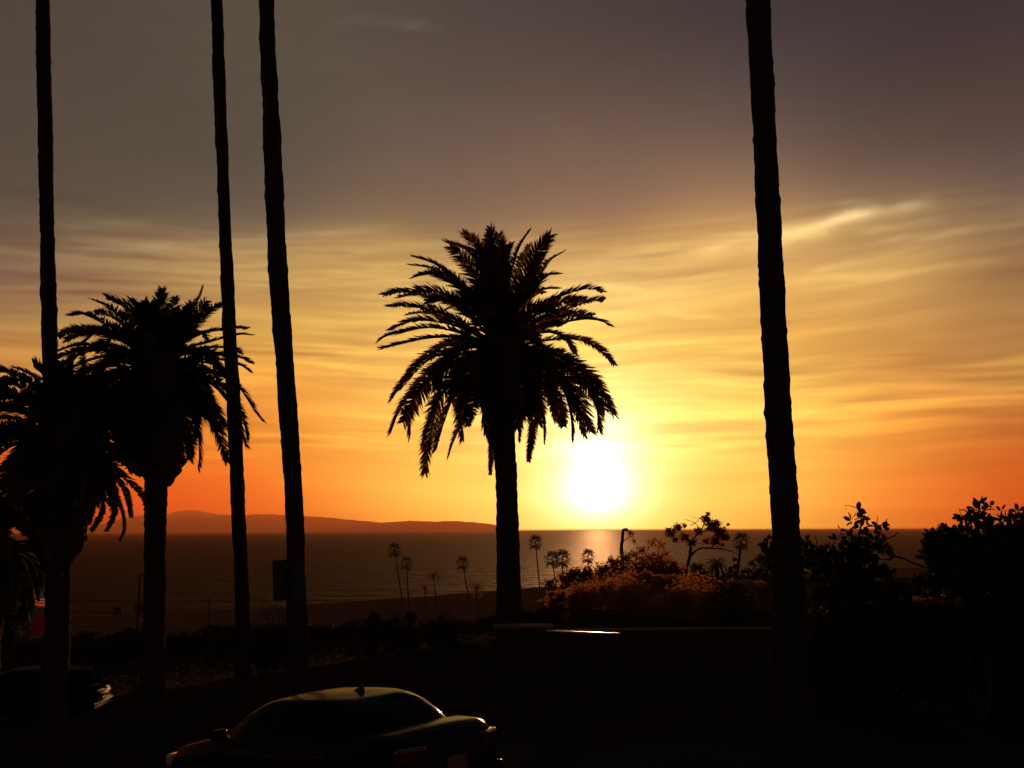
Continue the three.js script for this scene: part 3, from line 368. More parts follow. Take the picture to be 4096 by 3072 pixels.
fanPalm('tall palm trunk with a square sign on a post before its foot', 71, 27, [[1066, 0, 66], [1072, 200, 67], [1082, 400, 68], [1090, 600, 70], [1098, 800, 71], [1111, 1060, 73], [1124, 1260, 75], [1140, 1450, 72], [1156, 1700, 70], [1166, 1850, 69], [1176, 2000, 68], [1181, 2120, 66], [1182, 2240, 67], [1187, 2400, 72], [1190, 2520, 80]]);
fanPalm('thick tall palm trunk at right, right of the sun, before the leafy shrubs', 79, 17, [[3030, 0, 97], [3046, 300, 96], [3062, 620, 96], [3080, 1000, 97], [3092, 1250, 98], [3105, 1480, 99], [3120, 1750, 101], [3134, 1950, 106], [3143, 2100, 112], [3147, 2200, 121], [3152, 2320, 128], [3157, 2450, 138], [3160, 2620, 150]]);

// ------------------------------------------------------------------ leafy plants
const LEAF = (() => { const p = [], f = [[0, 0], [0.28, 0.22], [0.55, 0.27], [0.8, 0.17], [1, 0]]; for (let i = 0; i < 4; i++) { const [a, wa] = f[i], [b, wb] = f[i + 1]; for (const s of [-1, 1]) { const A = [s * wa, 0.1 * wa, a], B = [s * wb, 0.1 * wb, b], C = [0, -0.06 * Math.sin(3.14 * a), a], D = [0, -0.06 * Math.sin(3.14 * b), b]; if (i) p.push(...C, ...A, ...B); if (i < 3) p.push(...C, ...B, ...D); else p.push(...C, ...A, ...D); } } return soup(p); })();
function scatter(R, clumps, soft) { let tot = 0; for (const c of clumps) tot += c.r * c.r; return () => { let t = R() * tot, k = 0; while (k < clumps.length - 1 && (t -= clumps[k].r ** 2) > 0) k++; const c = clumps[k]; let p; if (soft) { p = V(R() * 2 - 1, R() * 2 - 1, R() * 2 - 1).normalize().multiplyScalar(1.5 * Math.sqrt(R()) * Math.pow(R(), 0.35)); p.y *= 0.85; return { p: c.p.clone().addScaledVector(p, c.r), out: p.normalize(), r: c.r }; } do p = V(R() * 2 - 1, R() * 2 - 1, R() * 2 - 1); while (p.lengthSq() > 1); return { p: c.p.clone().addScaledVector(p, c.r), out: p.normalize(), r: c.r }; }; }
function small(R, pick, count, size) {   // many small leaves in one geometry
  const pos = [], q = new THREE.Quaternion(), e = new THREE.Euler();
  for (let i = 0; i < count; i++) { const { p } = pick(), s = size * (0.6 + 0.8 * R()); q.setFromEuler(e.set(R() * 6.3, R() * 6.3, R() * 6.3)); const a = V(0, 0, -0.5).applyQuaternion(q), b = V(0.28, 0.05, 0).applyQuaternion(q), c = V(0, 0, 0.5).applyQuaternion(q), d = V(-0.28, 0.05, 0).applyQuaternion(q); for (const v of [a, b, c, a, c, d]) pos.push(p.x + v.x * s, p.y + v.y * s, p.z + v.z * s); }
  return soup(pos);
}
// the two large-leaved shrubs at the right; stems and clumps are traced
function bigShrub(o) {
  const R = rng(o.seed), d = o.d, k = d / F, [ox, oy, z] = o.from, at = (x, y, dd = 0) => P(ox + x / z, oy + y / z, d + dd), b = foot(at(o.foot, 800).x, d), rel = (p) => p.clone().sub(b), root = thing('leafy_shrub', o.label, 'shrub', b);
  for (const s of o.stems) { const pts = s.map(([x, y]) => rel(at(x, y, (R() - 0.5) * 0.5))); if (s.low) pts.unshift(V(0, -0.05, 0)); const c = along(pts, 14); part('stem', tube(c, c.map((_, i) => (s.w || 0.012) * (1 - 0.6 * i / 14) + 0.003), 6), M.wood, root); }
  for (let i = 0; i < 5; i++) { const a = i * 1.3, c = along([V(0, -0.05, 0), V(Math.cos(a) * 0.2, 0.7, Math.sin(a) * 0.25), rel(at(...o.limbs[i % o.limbs.length], (R() - 0.5) * 0.6))], 14); part('branch', tube(c, c.map((_, j) => 0.035 * (1 - 0.75 * j / 14)), 7), M.wood, root); }
  const clumps = o.clumps.map(([x, y, r]) => ({ p: rel(at(x, y, (R() - 0.5) * Math.min(1.6, r * k / z * 7 + 0.15))), r: r * k / z }));
  for (const c of clumps.slice()) { const y = c.p.y; if (y < 1.5 && y > 0.5) for (const t of [0.45, 0.85]) clumps.push({ p: V(c.p.x, y * (1 - t), c.p.z), r: c.r }); }
  const pick = scatter(R, clumps);
  const put = (m, p, out, s) => { const dir = out.clone().add(V((R() - 0.5) * 1.2, (R() - 0.25) * 1.1, (R() - 0.5) * 1.2)).normalize(); m.position.copy(p); m.lookAt(p.clone().add(dir)); m.rotateZ((R() - 0.5) * 3); m.scale.setScalar(s); m.updateMatrix(); };
  for (const [x, y, len, ang] of o.leaves) { const p = rel(at(x, y, (R() - 0.5) * 0.2)), m = part('leaf', LEAF, M.bigLeaf, root), e = rel(at(x + Math.cos(ang) * 50, y - Math.sin(ang) * 50)); e.z = p.z; m.position.copy(p); m.lookAt(e); const dir = e.clone().sub(p).normalize(); m.position.addScaledVector(dir, -len * k / z / 2); m.rotateZ(1.57 * (1 - 2 * (R() < 0.5)) * (0.75 + 0.3 * R())); m.scale.setScalar(len * k / z); }
  let made = o.leaves.length; const single = [];
  for (let i = 0; i < o.count; i++) { const { p, out } = pick(), s = 0.115 + 0.06 * R(); if (made < 295) { made++; put(part('leaf', LEAF, M.bigLeaf, root), p, out, s); } else { const m = new THREE.Object3D(); put(m, p, out, s); single.push(LEAF.clone().applyMatrix4(m.matrix)); } }
  if (single.length) part('foliage', mergeGeometries(single), M.bigLeaf, root, true);
  return root;
}
const st = (w, low, ...p) => Object.assign(p, { w, low });
bigShrub({
  label: 'shrub with large leaves and one tall sprig behind the thick palm trunk', seed: 101, d: 18.6, from: [2900, 1950, 3.0157], foot: 1450, count: 2600, limbs: [[1600, 820], [1250, 850], [1000, 860], [560, 850], [1800, 800]],
  stems: [st(0.02, 0, [1560, 1100], [1600, 820], [1615, 560], [1645, 430], [1600, 200]), st(0.012, 0, [1640, 560], [1700, 478], [1840, 468], [1930, 420], [1960, 380]), st(0.012, 0, [1840, 740], [1890, 680], [1960, 615], [2040, 585], [2090, 540]), st(0.014, 0, [2111, 850], [2030, 830], [1950, 870], [1700, 830]), st(0.01, 0, [1090, 860], [1110, 700], [1090, 580]), st(0.01, 0, [1000, 860], [960, 760], [960, 640]), st(0.01, 0, [1300, 860], [1260, 760], [1400, 560], [1390, 500]), st(0.01, 0, [520, 860], [500, 700], [510, 590]), st(0.006, 0, [1600, 250], [1520, 225], [1460, 215]), st(0.006, 0, [1830, 450], [1840, 350])],
  leaves: [[1495, 222, 95, 0.1], [1505, 262, 90, -0.1], [1490, 335, 105, 2.7], [1530, 390, 90, 1.0], [1590, 210, 70, 1.6], [1620, 240, 70, 1.0], [1560, 300, 90, 2.6], [1660, 320, 90, 0.9], [1690, 350, 90, 0.3], [1720, 445, 60, 0.4], [1770, 432, 45, 2.4], [1965, 390, 100, 1.0], [1860, 420, 90, 1.3], [1905, 425, 70, 1.2], [1930, 480, 75, 0.9], [1980, 512, 80, 0.4], [1850, 490, 80, 2.2], [1880, 530, 90, -1.2], [1950, 590, 110, -0.2], [2088, 540, 40, 1.5], [1385, 510, 60, 1.8], [1350, 522, 60, 0.1], [1420, 500, 55, 0.9], [1090, 595, 85, 1.7], [1105, 615, 70, 1.2], [1375, 625, 100, 0.9], [1220, 690, 100, 3.0], [1330, 640, 80, 0.1], [970, 630, 75, 0.3], [985, 700, 80, 0.2], [1030, 730, 80, 2.6], [545, 412, 35, 2.6], [540, 488, 60, 0.4], [935, 530, 60, 0.1], [925, 515, 40, 1.0], [445, 640, 80, 2.4], [512, 610, 100, 1.5], [480, 690, 80, 2.2], [435, 780, 60, 2.8], [1500, 560, 90, 1.9], [1460, 590, 90, 2.8], [1560, 590, 100, -0.3], [1620, 590, 80, -0.2], [1750, 610, 90, 1.4], [1800, 620, 90, 0.9], [1830, 700, 90, 0.2], [1960, 740, 80, 0.1], [1240, 770, 90, 2.7], [1290, 750, 80, 0.3]],
  clumps: [[490, 660, 45], [520, 730, 55], [500, 810, 60], [560, 850, 60], [960, 650, 28], [995, 710, 40], [1000, 800, 60], [1060, 870, 70], [1150, 810, 50], [1240, 790, 55], [1300, 870, 60], [1360, 650, 40], [1400, 770, 60], [1450, 860, 70], [1500, 590, 45], [1560, 700, 70], [1600, 820, 90], [1640, 370, 45], [1590, 280, 30], [1640, 480, 40], [1700, 440, 26], [1700, 610, 50], [1790, 650, 55], [1790, 760, 65], [1875, 450, 36], [1910, 540, 32], [1890, 740, 50], [1950, 770, 40], [1380, 510, 24], [1530, 400, 20], [1100, 960, 110], [1300, 1000, 120], [1500, 980, 120], [1700, 940, 110], [600, 960, 80], [560, 1050, 90], [1250, 1150, 150], [1550, 1150, 160], [1850, 1120, 160], [1400, 1350, 170], [1700, 1350, 170], [1950, 1320, 150], [1200, 1400, 150]],
});
bigShrub({
  label: 'broad dark shrub with large leaves at the right frame edge', seed: 131, d: 18, from: [3400, 1950, 3.0157], foot: 1450, count: 6000, limbs: [[1500, 900], [1250, 700], [1100, 850], [1850, 900], [1450, 560]],
  stems: [st(0.02, 0, [1520, 900], [1530, 560], [1540, 340], [1570, 200], [1595, 110]), st(0.01, 0, [1430, 310], [1370, 270], [1320, 270]), st(0.01, 0, [1600, 280], [1680, 265], [1750, 262]), st(0.012, 0, [1750, 470], [1880, 400], [1960, 390], [2030, 290], [2020, 210]), st(0.008, 0, [1860, 400], [1875, 320], [1880, 270]), st(0.016, 0, [900, 960], [700, 885], [620, 845], [560, 832], [460, 885]), st(0.006, 0, [1690, 260], [1700, 190])],
  leaves: [[1590, 110, 90, 1.3], [1560, 170, 110, 1.6], [1585, 190, 90, 1.5], [1480, 215, 90, 1.9], [1470, 250, 90, 1.7], [1730, 190, 110, 1.0], [1672, 200, 90, 2.0], [1700, 215, 80, 1.6], [1335, 268, 55, 3.0], [1345, 355, 110, 2.5], [1295, 380, 70, 3.0], [1250, 430, 70, 2.3], [1255, 465, 90, 3.4], [1820, 288, 110, 2.9], [1915, 292, 90, 0.4], [1880, 300, 60, 1.4], [2020, 222, 110, 2.9], [2010, 265, 80, 3.0], [2050, 250, 70, 0.4], [1650, 330, 60, 1.1], [1660, 265, 70, 0.1], [1720, 268, 60, 0.3], [1900, 360, 110, 0.4], [1960, 370, 90, 0.2], [2025, 480, 90, 1.6], [1980, 460, 90, 1.3], [1160, 490, 80, 1.7], [1110, 500, 80, 0.2], [1060, 540, 90, 0.4], [990, 570, 80, 2.8], [910, 605, 60, 3.0], [920, 640, 80, 3.3], [1040, 560, 70, 1.2], [940, 720, 60, 2.4], [790, 830, 80, 2.9], [850, 830, 80, 1.7], [1200, 520, 90, 0.3], [1420, 380, 90, 0.2], [1390, 350, 90, 2.1]],
  clumps: [[1595, 130, 14], [1565, 200, 20], [1485, 240, 25], [1540, 280, 42], [1540, 350, 55], [1400, 390, 42], [1345, 360, 25], [1300, 420, 35], [1480, 430, 55], [1580, 430, 55], [1640, 390, 35], [1690, 215, 18], [1830, 295, 22], [2030, 290, 32], [2060, 360, 45], [1970, 400, 40], [1850, 410, 50], [1900, 480, 55], [1760, 440, 40], [1140, 520, 40], [1200, 540, 45], [1060, 590, 50], [980, 590, 30], [950, 640, 35], [1000, 690, 70], [1100, 670, 90], [1250, 580, 70], [1250, 720, 120], [1400, 580, 95], [1450, 720, 120], [1600, 580, 95], [1700, 680, 120], [1850, 620, 105], [2000, 580, 95], [2050, 720, 120], [950, 760, 45], [860, 840, 32], [980, 840, 75], [1100, 870, 115], [1300, 870, 125], [1500, 920, 130], [1750, 890, 140], [1950, 920, 140], [1200, 1040, 130], [1500, 1100, 140], [1800, 1080, 150], [2050, 1050, 140], [1050, 1050, 90], [2250, 700, 160], [2250, 950, 170], [2200, 500, 120], [2150, 420, 60], [1150, 1210, 130], [1400, 1230, 130], [1650, 1260, 140], [1900, 1240, 160], [2150, 1250, 170], [900, 1180, 110], [560, 1300, 120], [720, 1540, 120], [950, 1570, 110], [1200, 1570, 110], [1420, 1530, 130], [1650, 1500, 150], [1900, 1500, 160], [2150, 1500, 160], [500, 1520, 130]],
});
// broad-leaved trees and bushes along the path behind: limbs and clumps traced, tiny leaves
function tree(name, label, category, o) {
  const R = rng(o.seed), d = o.d, k = d / F, [ox, oy, z] = o.from, at = (x, y, dd = 0) => P(ox + x / z, oy + y / z, d + dd), lo = at(...o.foot), b = foot(lo.x, d), rel = (p) => p.clone().sub(b), root = thing(name, label, category, b, o.group);
  (o.limbs || []).forEach((l, i) => { const pts = l.map(([x, y]) => rel(at(x, y, i ? (R() - 0.5) * 0.8 : 0))); if (!i) pts.unshift(V(0, -0.1, 0)); const c = along(pts, 16), w = (l.w || 8) * k / z / 2; part(i ? 'limb' : 'trunk', tube(c, c.map((_, j) => w * (i ? 1 - 0.7 * j / 16 : 1.25 - 0.45 * j / 16)), 8, (a, s) => w * 0.25 * fbm(a * 4, s * 3, 2, o.seed)), M.wood, root); });
  if (!o.limbs) for (let i = 0; i < 4; i++) { const a = i * 1.7, top = rel(at(...o.clumps[i % o.clumps.length])), c = along([V(0, -0.1, 0), V(Math.cos(a) * 0.2, top.y * 0.4, Math.sin(a) * 0.2), top], 10); part('stem', tube(c, c.map((_, j) => 0.05 * (1 - 0.7 * j / 10)), 6), M.wood, root); }
  const clumps = o.clumps.map(([x, y, r]) => ({ p: rel(at(x, y, (R() - 0.5) * r * k / z * 2)), r: r * k / z }));
  if (!o.limbs) for (const c of clumps.slice()) for (const t of [0.35, 0.7]) if (c.p.y > c.r * 1.2) clumps.push({ p: V(c.p.x * (1 - 0.25 * t), c.p.y * (1 - t), c.p.z), r: c.r });
  const pick = scatter(R, clumps, true);
  const twigs = []; for (let i = 0; i < (o.twigs ?? 40); i++) { const { p, out, r } = pick(), e = p.clone().addScaledVector(out.add(V(0, 0.4, 0)).normalize(), r * (0.8 + 0.7 * R())), c = p.clone().lerp(e, 0.5).add(V((R() - 0.5) * 0.1, 0, (R() - 0.5) * 0.1)), t = Math.max(0.008, 0.0022 * d / 10); twigs.push(tube([p, c, e], [t, t * 0.7, t * 0.35], 3, null, false).toNonIndexed()); }
  if (twigs.length) part('twigs', mergeGeometries(twigs), M.wood, root, true);
  if (o.count) part('crown', small(R, pick, o.count, o.leaf), o.mat || M.leafGlowTint, root);
  return root;
}
const L = (w, ...p) => Object.assign(p, { w });
const Z3 = [2600, 1900, 1.4786], Z2 = [1400, 1900, 1.58];
tree('spreading_tree', 'small forked tree with an uneven crown at the right of the sun', 'tree', { seed: 201, d: 92, from: Z3, foot: [200, 660], count: 5200, leaf: 0.2, twigs: 150,
  limbs: [L(20, [205, 640], [215, 560], [235, 480], [241, 430]), L(15, [233, 490], [262, 455], [300, 434], [380, 434], [450, 441], [520, 468]), L(13, [241, 432], [250, 385], [300, 330], [330, 262], [345, 222]), L(9, [243, 430], [225, 380], [170, 330], [120, 320]), L(9, [280, 350], [330, 330], [400, 330], [450, 300]), L(7, [360, 434], [390, 400], [430, 360]), L(6, [300, 330], [260, 280], [200, 262]), L(5, [240, 300], [290, 262], [240, 245])],
  clumps: [[125, 345, 32], [165, 310, 24], [205, 370, 30], [250, 402, 28], [330, 262, 24], [365, 300, 38], [415, 340, 40], [388, 390, 36], [330, 392, 22], [342, 230, 12], [462, 292, 9], [285, 335, 24], [447, 372, 26], [150, 385, 18], [110, 325, 14], [205, 300, 12], [395, 285, 20], [430, 415, 14]] });
tree('bare_tree', 'thin dead snag with one drooping limb directly under the sun', 'tree', { seed: 211, d: 96, from: Z2, foot: [1722, 560], count: 160, leaf: 0.2, twigs: 26,
  limbs: [L(20, [1720, 520], [1716, 460], [1722, 400], [1726, 345]), L(9, [1728, 352], [1750, 345], [1780, 370], [1792, 410], [1800, 445]), L(6, [1740, 350], [1765, 372], [1770, 420]), L(6, [1722, 420], [1755, 400], [1770, 380])], clumps: [[1740, 348, 16], [1775, 372, 20], [1795, 420, 12], [1722, 480, 16]] });
const bush = [['pale airy bush under the sun, left of the dead snag', 221, [[1350, 650, 45], [1420, 625, 45], [1500, 610, 40], [1390, 700, 70], [1480, 690, 70]]], ['hazy bush standing at the foot of the dead snag', 223, [[1590, 600, 50], [1670, 560, 48], [1740, 530, 40], [1640, 540, 20], [1620, 660, 80], [1720, 640, 80]]], ['ragged tall bush between the dead snag and the forked tree', 227, [[1800, 505, 50], [1850, 480, 42], [1905, 435, 40], [1920, 405, 16], [1962, 440, 32], [1990, 500, 45], [1830, 600, 80], [1930, 560, 80]]], ['round bush just left of the forked tree trunk', 229, [[2040, 560, 40], [2000, 600, 60], [2080, 610, 50], [2040, 660, 70]]]];
bush.forEach(([label, seed, clumps]) => tree('bush', label, 'bush', { seed, d: 84 + seed % 10, from: Z2, foot: [clumps[0][0] + 60, 760], clumps, count: 5200, leaf: 0.2, twigs: 60 }));
tree('bush', 'bush right of the forked tree trunk, under its long limb', 'bush', { seed: 233, d: 74, from: Z3, foot: [285, 700], clumps: [[280, 560, 40], [300, 620, 60], [250, 640, 50]], count: 3800, leaf: 0.17, mat: M.leafMid });
tree('bush', 'low bush just left of the thick palm trunk', 'bush', { seed: 239, d: 56, from: Z3, foot: [640, 760], clumps: [[600, 520, 24], [650, 510, 32], [690, 530, 36], [560, 570, 30], [620, 590, 60], [700, 610, 60], [540, 640, 50]], count: 5600, leaf: 0.12, mat: M.leafMid });
tree('bush', 'wispy bush between a shaggy fan palm and the thick palm trunk', 'bush', { seed: 241, d: 66, from: Z3, foot: [500, 740], clumps: [[480, 560, 20], [510, 540, 18], [460, 610, 45], [520, 620, 45], [500, 500, 12]], count: 3400, leaf: 0.14, mat: M.leafMid });
// a run of rounded shrubs below them, down to the wall
const lowLabels = ['low shrub right of the concrete pier, at the foot of a small palm', 'low shrub in the glare, left end of the hedge', 'low shrub in the middle of the glare', 'low shrub below the dead snag', 'low shrub below the ragged tall bush', 'low shrub below the forked tree', 'low shrub left of the thick palm trunk, near the wall', 'low shrub right of the thick palm trunk, near the ground'];
[[2230, 2400, 40, 40], [2330, 2400, 80, 46], [2440, 2385, 95, 50], [2560, 2390, 100, 46], [2680, 2380, 100, 44], [2800, 2390, 95, 42], [2960, 2400, 105, 38], [3330, 2400, 120, 36]].forEach(([x, y, r, d], i) => { const q = []; for (let k = 0; k < 9; k++) q.push([x + r * 1.05 * (hash2(i, k, 1) - 0.5) * 1.6, y - r * 0.1 + r * (hash2(i, k, 2) - 0.45) * 1.3, r * (0.35 + 0.3 * hash2(i, k, 3))]); tree('bush', lowLabels[i], 'bush', { seed: 300 + i, d, from: [0, 0, 1], foot: [x, y + r], clumps: q, count: 4200, leaf: 0.1, mat: i < 6 ? M.leafGlowTint : M.leafMid, twigs: 30 }); });
// dense scrub along the bluff, too tangled to tell its plants apart; it keeps the low sun off the park
function scrub(label, seed, line, count, leaf, deep, mat, pxStep) {
  const R = rng(seed), pts = []; for (let px = line[0][0]; px <= line[line.length - 1][0]; px += pxStep) { const d = clampPoly(line.map((l) => [l[0], l[2]]), px), t = P(px, clampPoly(line.map((l) => [l[0], l[1]]), px) + (22 * fbm(px / 70, 1, 4, seed) + 12 * fbm(px / 18, 4, 3, seed)), d), g = groundH(t.x, d); pts.push({ t, g }); }
  const b = foot(pts[0].t.x, -pts[0].t.z), q = new THREE.Quaternion(), e = new THREE.Euler(), pos = [];
  let tot = 0; const area = pts.map((p, i) => tot += Math.max(0.3, p.t.y - p.g) * (i ? Math.abs(p.t.x - pts[i - 1].t.x) : 0.1));
  for (let i = 0; i < count; i++) {
    const u = R() * tot; let lo = 0, hi = area.length - 1; while (lo < hi) { const m = (lo + hi) >> 1; area[m] < u ? lo = m + 1 : hi = m; }
    const p = pts[lo], h = Math.max(0.3, p.t.y - p.g), v = Math.sqrt(R()), f = 1 + 0.22 * fbm(p.t.x * 1.3, i % 7, 2, seed + 2), dz = (R() - 0.5) * deep * (1.2 - 0.7 * v), s = leaf * (0.6 + 0.8 * R()), x = p.t.x + (R() - 0.5) * 0.3 - b.x, y = p.g + h * Math.min(1.03, v * f) - b.y, z = p.t.z + dz - b.z;
    q.setFromEuler(e.set(R() * 6.3, R() * 6.3, R() * 6.3)); const A = V(0, 0, -0.5).applyQuaternion(q), B = V(0.28, 0.05, 0).applyQuaternion(q), C = V(0, 0, 0.5).applyQuaternion(q), D = V(-0.28, 0.05, 0).applyQuaternion(q);
    for (const w of [A, B, C, A, C, D]) pos.push(x + w.x * s, y + w.y * s, z + w.z * s);
  }
  const m = new THREE.Mesh(soup(pos), mat); m.name = numbered('scrub'); m.position.copy(b); m.castShadow = m.receiveShadow = true; m.userData = { label, category: 'scrub', kind: 'stuff' }; scene.add(m);
}
scrub('dense dark scrub along the lip of the bluff at left and centre', 501, [[-900, 2590, 33], [0, 2560, 33], [400, 2548, 33], [800, 2520, 33], [1250, 2500, 33], [1500, 2492, 33], [1900, 2484, 33], [2150, 2440, 33.5], [2240, 2440, 34]], 60000, 0.13, 2.2, M.leafMid, 6);
scrub('dense scrub in the glare behind the low wall, under the sun and the forked tree', 503, [[2160, 2450, 46], [2230, 2400, 47], [2330, 2350, 50], [2440, 2318, 52], [2560, 2300, 53], [2680, 2312, 53], [2800, 2318, 52], [2900, 2330, 50], [3040, 2330, 48], [3300, 2380, 46], [3800, 2390, 46], [4600, 2390, 46]], 44000, 0.15, 3.2, M.leafGlowTint, 6);
scrub('dark undergrowth below the two large-leaved shrubs, before a glinting car roof', 507, [[3222, 2600, 19], [3290, 2490, 19], [3420, 2446, 19], [3700, 2434, 19], [4000, 2440, 19], [4500, 2440, 19]], 30000, 0.14, 1.6, M.bigLeaf, 6);
// shrubs along the lip of the bluff, left of the middle palm
const lipLabels = ['low spiky shrub on the bluff lip right of the signed trunk', 'rounded shrub on the bluff lip below two small palms', 'sprawling shrub on the bluff lip left of the concrete pier', 'dark shrub behind the foot of the signed trunk', 'round dark shrub behind the date palm trunk at the shoreline', 'dark shrub on the bluff lip between the two thin trunks'];
[[1460, 2478, 55], [1590, 2490, 60], [1790, 2500, 62], [1130, 2500, 90], [612, 2450, 66], [1060, 2560, 60]].forEach(([x, y, r], i) => { const q = []; for (let k = 0; k < 8; k++) q.push([x + r * (hash2(i, k, 5) - 0.5) * 2.1, y + r * (hash2(i, k, 6) - 0.45) * 1.1, r * (0.3 + 0.3 * hash2(i, k, 7))]); tree('bush', lipLabels[i], 'bush', { seed: 330 + i, d: i === 4 ? 36 : 31 + i * 0.4, from: [0, 0, 1], foot: [x, y + r], clumps: q, count: 2600, leaf: 0.09, mat: M.leafMid, twigs: 40 }); });

// small palms far below, on the beach and along the path
function farPalm(kind, label, seed, d, x, y, bx, by, r) {
  const R = rng(seed), k = d / F, top = P(x, y, d), low = P(bx, by, d), onBeach = d > 200, b = V(low.x, onBeach ? -24.6 : groundH(low.x, d), -d), rel = (p) => p.clone().sub(b), size = r * k, root = thing(kind === 'fan' ? 'fan_palm' : 'date_palm', label, 'palm tree', b);
  const c = along([rel(top), rel(top.clone().lerp(low, 0.5)), rel(low), V(0, -0.2, 0)], 20), w = Math.max(0.13, 2.6 * k); part('trunk', tube(c, c.map((_, i) => w * (0.75 + 0.5 * i / 20)), 7, (a, l) => 0.04 * fbm(a * 3, l, 2, seed)), M.bark, root);
  if (kind === 'fan') { const gs = []; for (let i = 0; i < 26; i++) { const a = i * 2.399, e = 1.2 - 2.2 * i / 26, dir = V(Math.cos(a) * Math.cos(e), Math.sin(e), Math.sin(a) * Math.cos(e)); gs.push(fanLeaf(rel(top).add(V(0, -size * 0.25 * i / 26, 0)), dir, R, size * 0.72, 12, size * 0.72)); } part('crown', mergeGeometries(gs), M.fan, root); }
  else for (let i = 0; i < 34; i++) { const a = i * 2.399, up = 1.3 - 2.0 * i / 34, dir = V(Math.cos(a), 0, Math.sin(a)), pts = []; for (let q = 0; q <= 4; q++) { const an = up - 1.3 * (q / 4) ** 2; pts.push(q ? pts[q - 1].clone().addScaledVector(dir, Math.cos(an) * size / 4).add(V(0, Math.sin(an) * size / 4, 0)) : rel(top)); } const g = frondGeo(pts, R, { wide: size * 0.16, n: 22 }); g.computeBoundingBox(); part('frond', g, M.frondGlowTint, root); }
}
farPalm('fan', 'tallest slender palm left of the middle palm, on the beach', 401, 372, 1578, 2196, 1608, 2405, 27);
farPalm('fan', 'shorter slender palm just right of the tallest beach palm', 403, 380, 1626, 2250, 1634, 2405, 26);
farPalm('date', 'stout feathery palm on the beach left of the middle palm trunk', 405, 350, 1733, 2306, 1748, 2425, 46);
farPalm('date', 'small feathery palm below the stout one, over the sand', 407, 360, 1700, 2352, 1704, 2425, 26);
farPalm('fan', 'leaning slender palm nearest the left side of the middle trunk', 409, 400, 1850, 2250, 1874, 2390, 26);
farPalm('date', 'low bushy palm at the shoreline left of the middle trunk', 411, 300, 1908, 2352, 1912, 2440, 52);
farPalm('fan', 'slender palm just right of the middle trunk, crown near the horizon', 413, 410, 2142, 2166, 2160, 2370, 28);
farPalm('fan', 'slim palm with a drooping crown, right of the middle trunk', 415, 330, 2208, 2232, 2226, 2360, 30);
farPalm('fan', 'shaggy palm beside the slim drooping palm', 417, 300, 2250, 2230, 2246, 2370, 34);
farPalm('fan', 'pale palm in the glare, left of the dead snag', 419, 300, 2352, 2222, 2356, 2370, 28);
farPalm('date', 'low feathery palm right of the middle trunk, on the bluff edge', 421, 60, 2200, 2340, 2204, 2450, 42);
farPalm('fan', 'shaggy fan palm just right of the forked tree crown', 423, 98, 2966, 2162, 2946, 2320, 34);
farPalm('date', 'spiky low palm in front of the forked tree, by the red glare', 425, 70, 2864, 2262, 2864, 2370, 52);

// ------------------------------------------------------------------ wall, pier, kerb, rail
{
  const c = P(2092, 2500, 26), b = foot(c.x, 26), o = thing('concrete_pier', 'low broad concrete pier with a flat slab top before the middle palm', 'pier', b), top = c.y - b.y, w = 232 * 26 / F;
  part('slab', box(w, 0.085, 0.8, 0, top - 0.04, 0, 0.015), M.concrete, o); part('shaft', box(w - 0.16, top + 0.1, 0.66, 0, (top - 0.1) / 2 - 0.05, 0, 0.02), M.stucco, o);
}
{
  const a = P(2225, 2516, 26.4), e = P(3110, 2508, 27), b = foot(a.x, 26.4), o = thing('garden_wall', 'low rendered wall with a pale cap below the sunlit bushes', 'wall', b), n = 8;
  for (let i = 0; i < n; i++) { const p = a.clone().lerp(e, i / n), q = a.clone().lerp(e, (i + 1) / n), m = p.clone().lerp(q, 0.5), l = p.distanceTo(q), g = groundH(m.x, -m.z), yaw = Math.atan2(-(q.z - p.z), q.x - p.x); const add = (nm, geo, mt, y) => { const k = part(nm, geo, mt, o); k.position.set(m.x - b.x, y - b.y, m.z - b.z); k.rotation.y = yaw; }; const h = m.y - g; add('wall_panel', box(l - 0.004, h + 0.1, 0.2, 0, 0, 0), M.stucco, g + h / 2 - 0.12); add('cap', box(l - 0.008, 0.06, 0.3, 0, 0, 0, 0.012), M.concrete, m.y - 0.035); }
}
{
  const g0 = P(2185, 2525, 25.3), g1 = P(2480, 2540, 24.9), a = foot(g0.x, 25.3), e = foot(g1.x, 24.8), b = a.clone(), o = thing('glint_rail', 'low shiny pipe rail added to catch glints right of the concrete pier', 'rail', b), n = 7, top = g0.y - a.y, pts = [];  // rail added as a reflector for a row of sparkles
  for (let i = 0; i <= n; i++) { const p = a.clone().lerp(e, i / n); p.y = groundH(p.x, -p.z); pts.push(p.clone().sub(b).add(V(0, top, 0))); part('post', tube([p.clone().sub(b).add(V(0, -0.05, 0)), p.clone().sub(b).add(V(0, top, 0))], [0.022, 0.022], 8), M.darkSteel, o); }
  part('rail', tube(along(pts, 40), new Array(41).fill(0.03), 10), M.steel, o);
}
{
  const pts = [[1240, 2552], [1400, 2560], [1600, 2570], [1780, 2578], [1950, 2584]].map(([x, y]) => hit(x, y)), b = pts[0].clone(), o = thing('stone_kerb', 'pale kerb edging the path left of the concrete pier', 'kerb', b), c = along(pts, 14);
  for (let i = 0; i < 14; i++) { const p = c[i], q = c[i + 1], m = p.clone().lerp(q, 0.5), k = part('kerb_stone', box(p.distanceTo(q) - 0.01, 0.22, 0.16, 0, 0, 0, 0.015), M.concrete, o); m.y = groundH(m.x, -m.z); k.position.copy(m.sub(b)); k.rotation.y = Math.atan2(-(q.z - p.z), q.x - p.x); }
}
